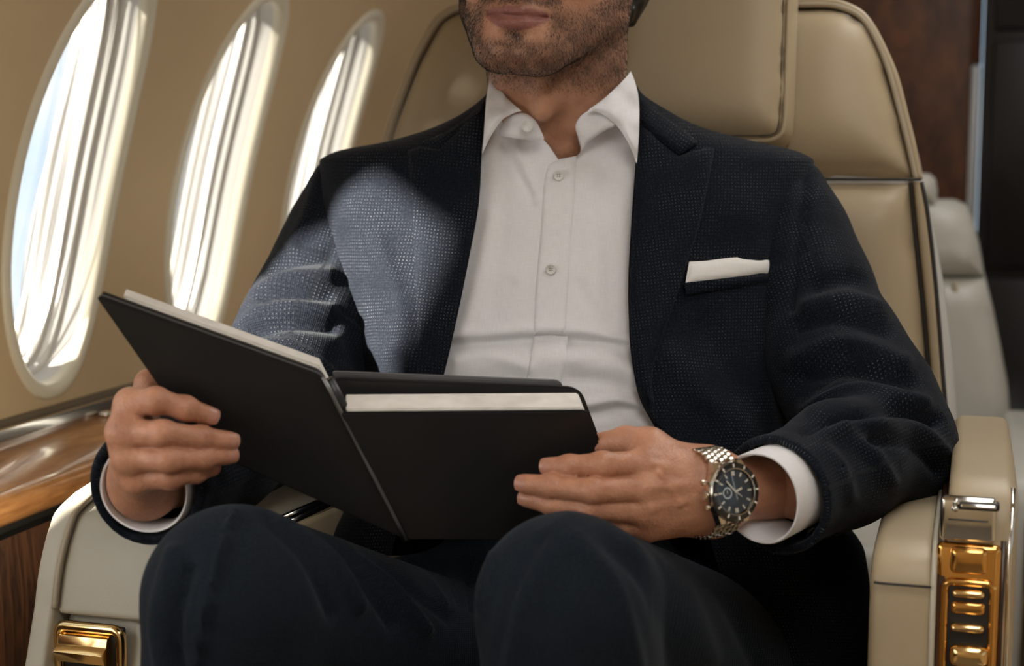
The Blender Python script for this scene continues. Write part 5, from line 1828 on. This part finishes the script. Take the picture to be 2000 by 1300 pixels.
slabw('second_hand_tail', 0.0030, -0.0022, -2.2, 0.0030, 0.0003, 0.0041, 0.0043, M['watch_lume'], dial)
wmk('crystal', *lathe([(RW * 0.775, 0.0049), (RW * 0.6, 0.0055), (0.0002, 0.0058)]), M['crystal'], wcase)
def stem(name, y0, r_, l):
    n = 20
    V, Fc = [], []
    for k_, x_ in enumerate((-RW * 0.97, -RW - l * 0.4, -RW - l * 0.45, -RW - l)):
        rr = r_ * (0.6 if k_ < 2 else 1.0)
        for i in range(n):
            a = 2 * math.pi * i / n
            g_ = rr * (1 + (0.06 if i % 2 else 0))
            V.append((x_, y0 + g_ * math.cos(a), -0.0018 + g_ * math.sin(a)))
    for k_ in range(3):
        for i in range(n):
            j = (i + 1) % n
            Fc.append([k_ * n + i, k_ * n + j, (k_ + 1) * n + j, (k_ + 1) * n + i])
    Fc.append([3 * n + i for i in range(n)])
    wmk(name, V, Fc, M['steel'], wcase)
stem('crown', 0.0, 0.0030, 0.0042)
stem('pusher', 0.0092, 0.0019, 0.0040)
stem('pusher', -0.0092, 0.0019, 0.0040)
# lugs
for s in (-1, 1):
    for t in (-1, 1):
        V = []
        for z_, y_ in ((-0.006, 0.012), (0.001, 0.012), (-0.001, 0.0225), (-0.0075, 0.0235)):
            for x_ in (0.0085, 0.0165 - (0.004 if y_ > 0.02 else 0)):
                V.append((t * x_, s * y_, z_))
        wmk('lug', V, [[0, 1, 3, 2], [2, 3, 5, 4], [4, 5, 7, 6], [6, 7, 1, 0], [0, 2, 4, 6], [1, 7, 5, 3]], M['steel'], wcase)
# bracelet: rows of links round the wrist
WCX, WRY, WRZ = -0.0295, 0.0325, 0.0265
lm_ = None
link_me = {}
def link_mesh(wd):
    bm = box_bm((-wd / 2, -0.0024, -0.0014), (wd / 2, 0.0024, 0.0014), 0.0009, 2)
    me = bpy.data.meshes.new('link')
    bm.to_mesh(me); bm.free()
    me.materials.append(M['steel'])
    me.polygons.foreach_set('use_smooth', [True] * len(me.polygons))
    me.set_sharp_from_angle(angle=math.radians(40))
    return me
link_me = {0.0042: link_mesh(0.0048), 0.0036: link_mesh(0.0043)}
rows_ = 26
for i in range(rows_):
    a = math.radians(44 + (316 - 44) * i / (rows_ - 1))      # angle from the dial direction round the wrist
    for k_, xo in enumerate((-0.0092, -0.0046, 0.0, 0.0046, 0.0092)):
        ak = a + (math.radians(4.6) if k_ % 2 else 0)
        yy, zz = WRY * math.sin(ak), WCX + 0.0 + WRZ * math.cos(ak) + 0.002
        ty_, tz_ = WRY * math.cos(ak), -WRZ * math.sin(ak)
        t_ = Vector((0, ty_, tz_)).normalized()
        x_ = Vector((1, 0, 0)); n_ = x_.cross(t_)
        Lm = Matrix(((x_.x, t_.x, n_.x, xo), (x_.y, t_.y, n_.y, yy), (x_.z, t_.z, n_.z, zz), (0, 0, 0, 1)))
        ob = bpy.data.objects.new('link', link_me[0.0036 if k_ % 2 else 0.0042])
        COL.objects.link(ob)
        ob.parent = watch
        ob.matrix_parent_inverse = parent_world(watch).inverted()
        ob.matrix_basis = WM @ Lm
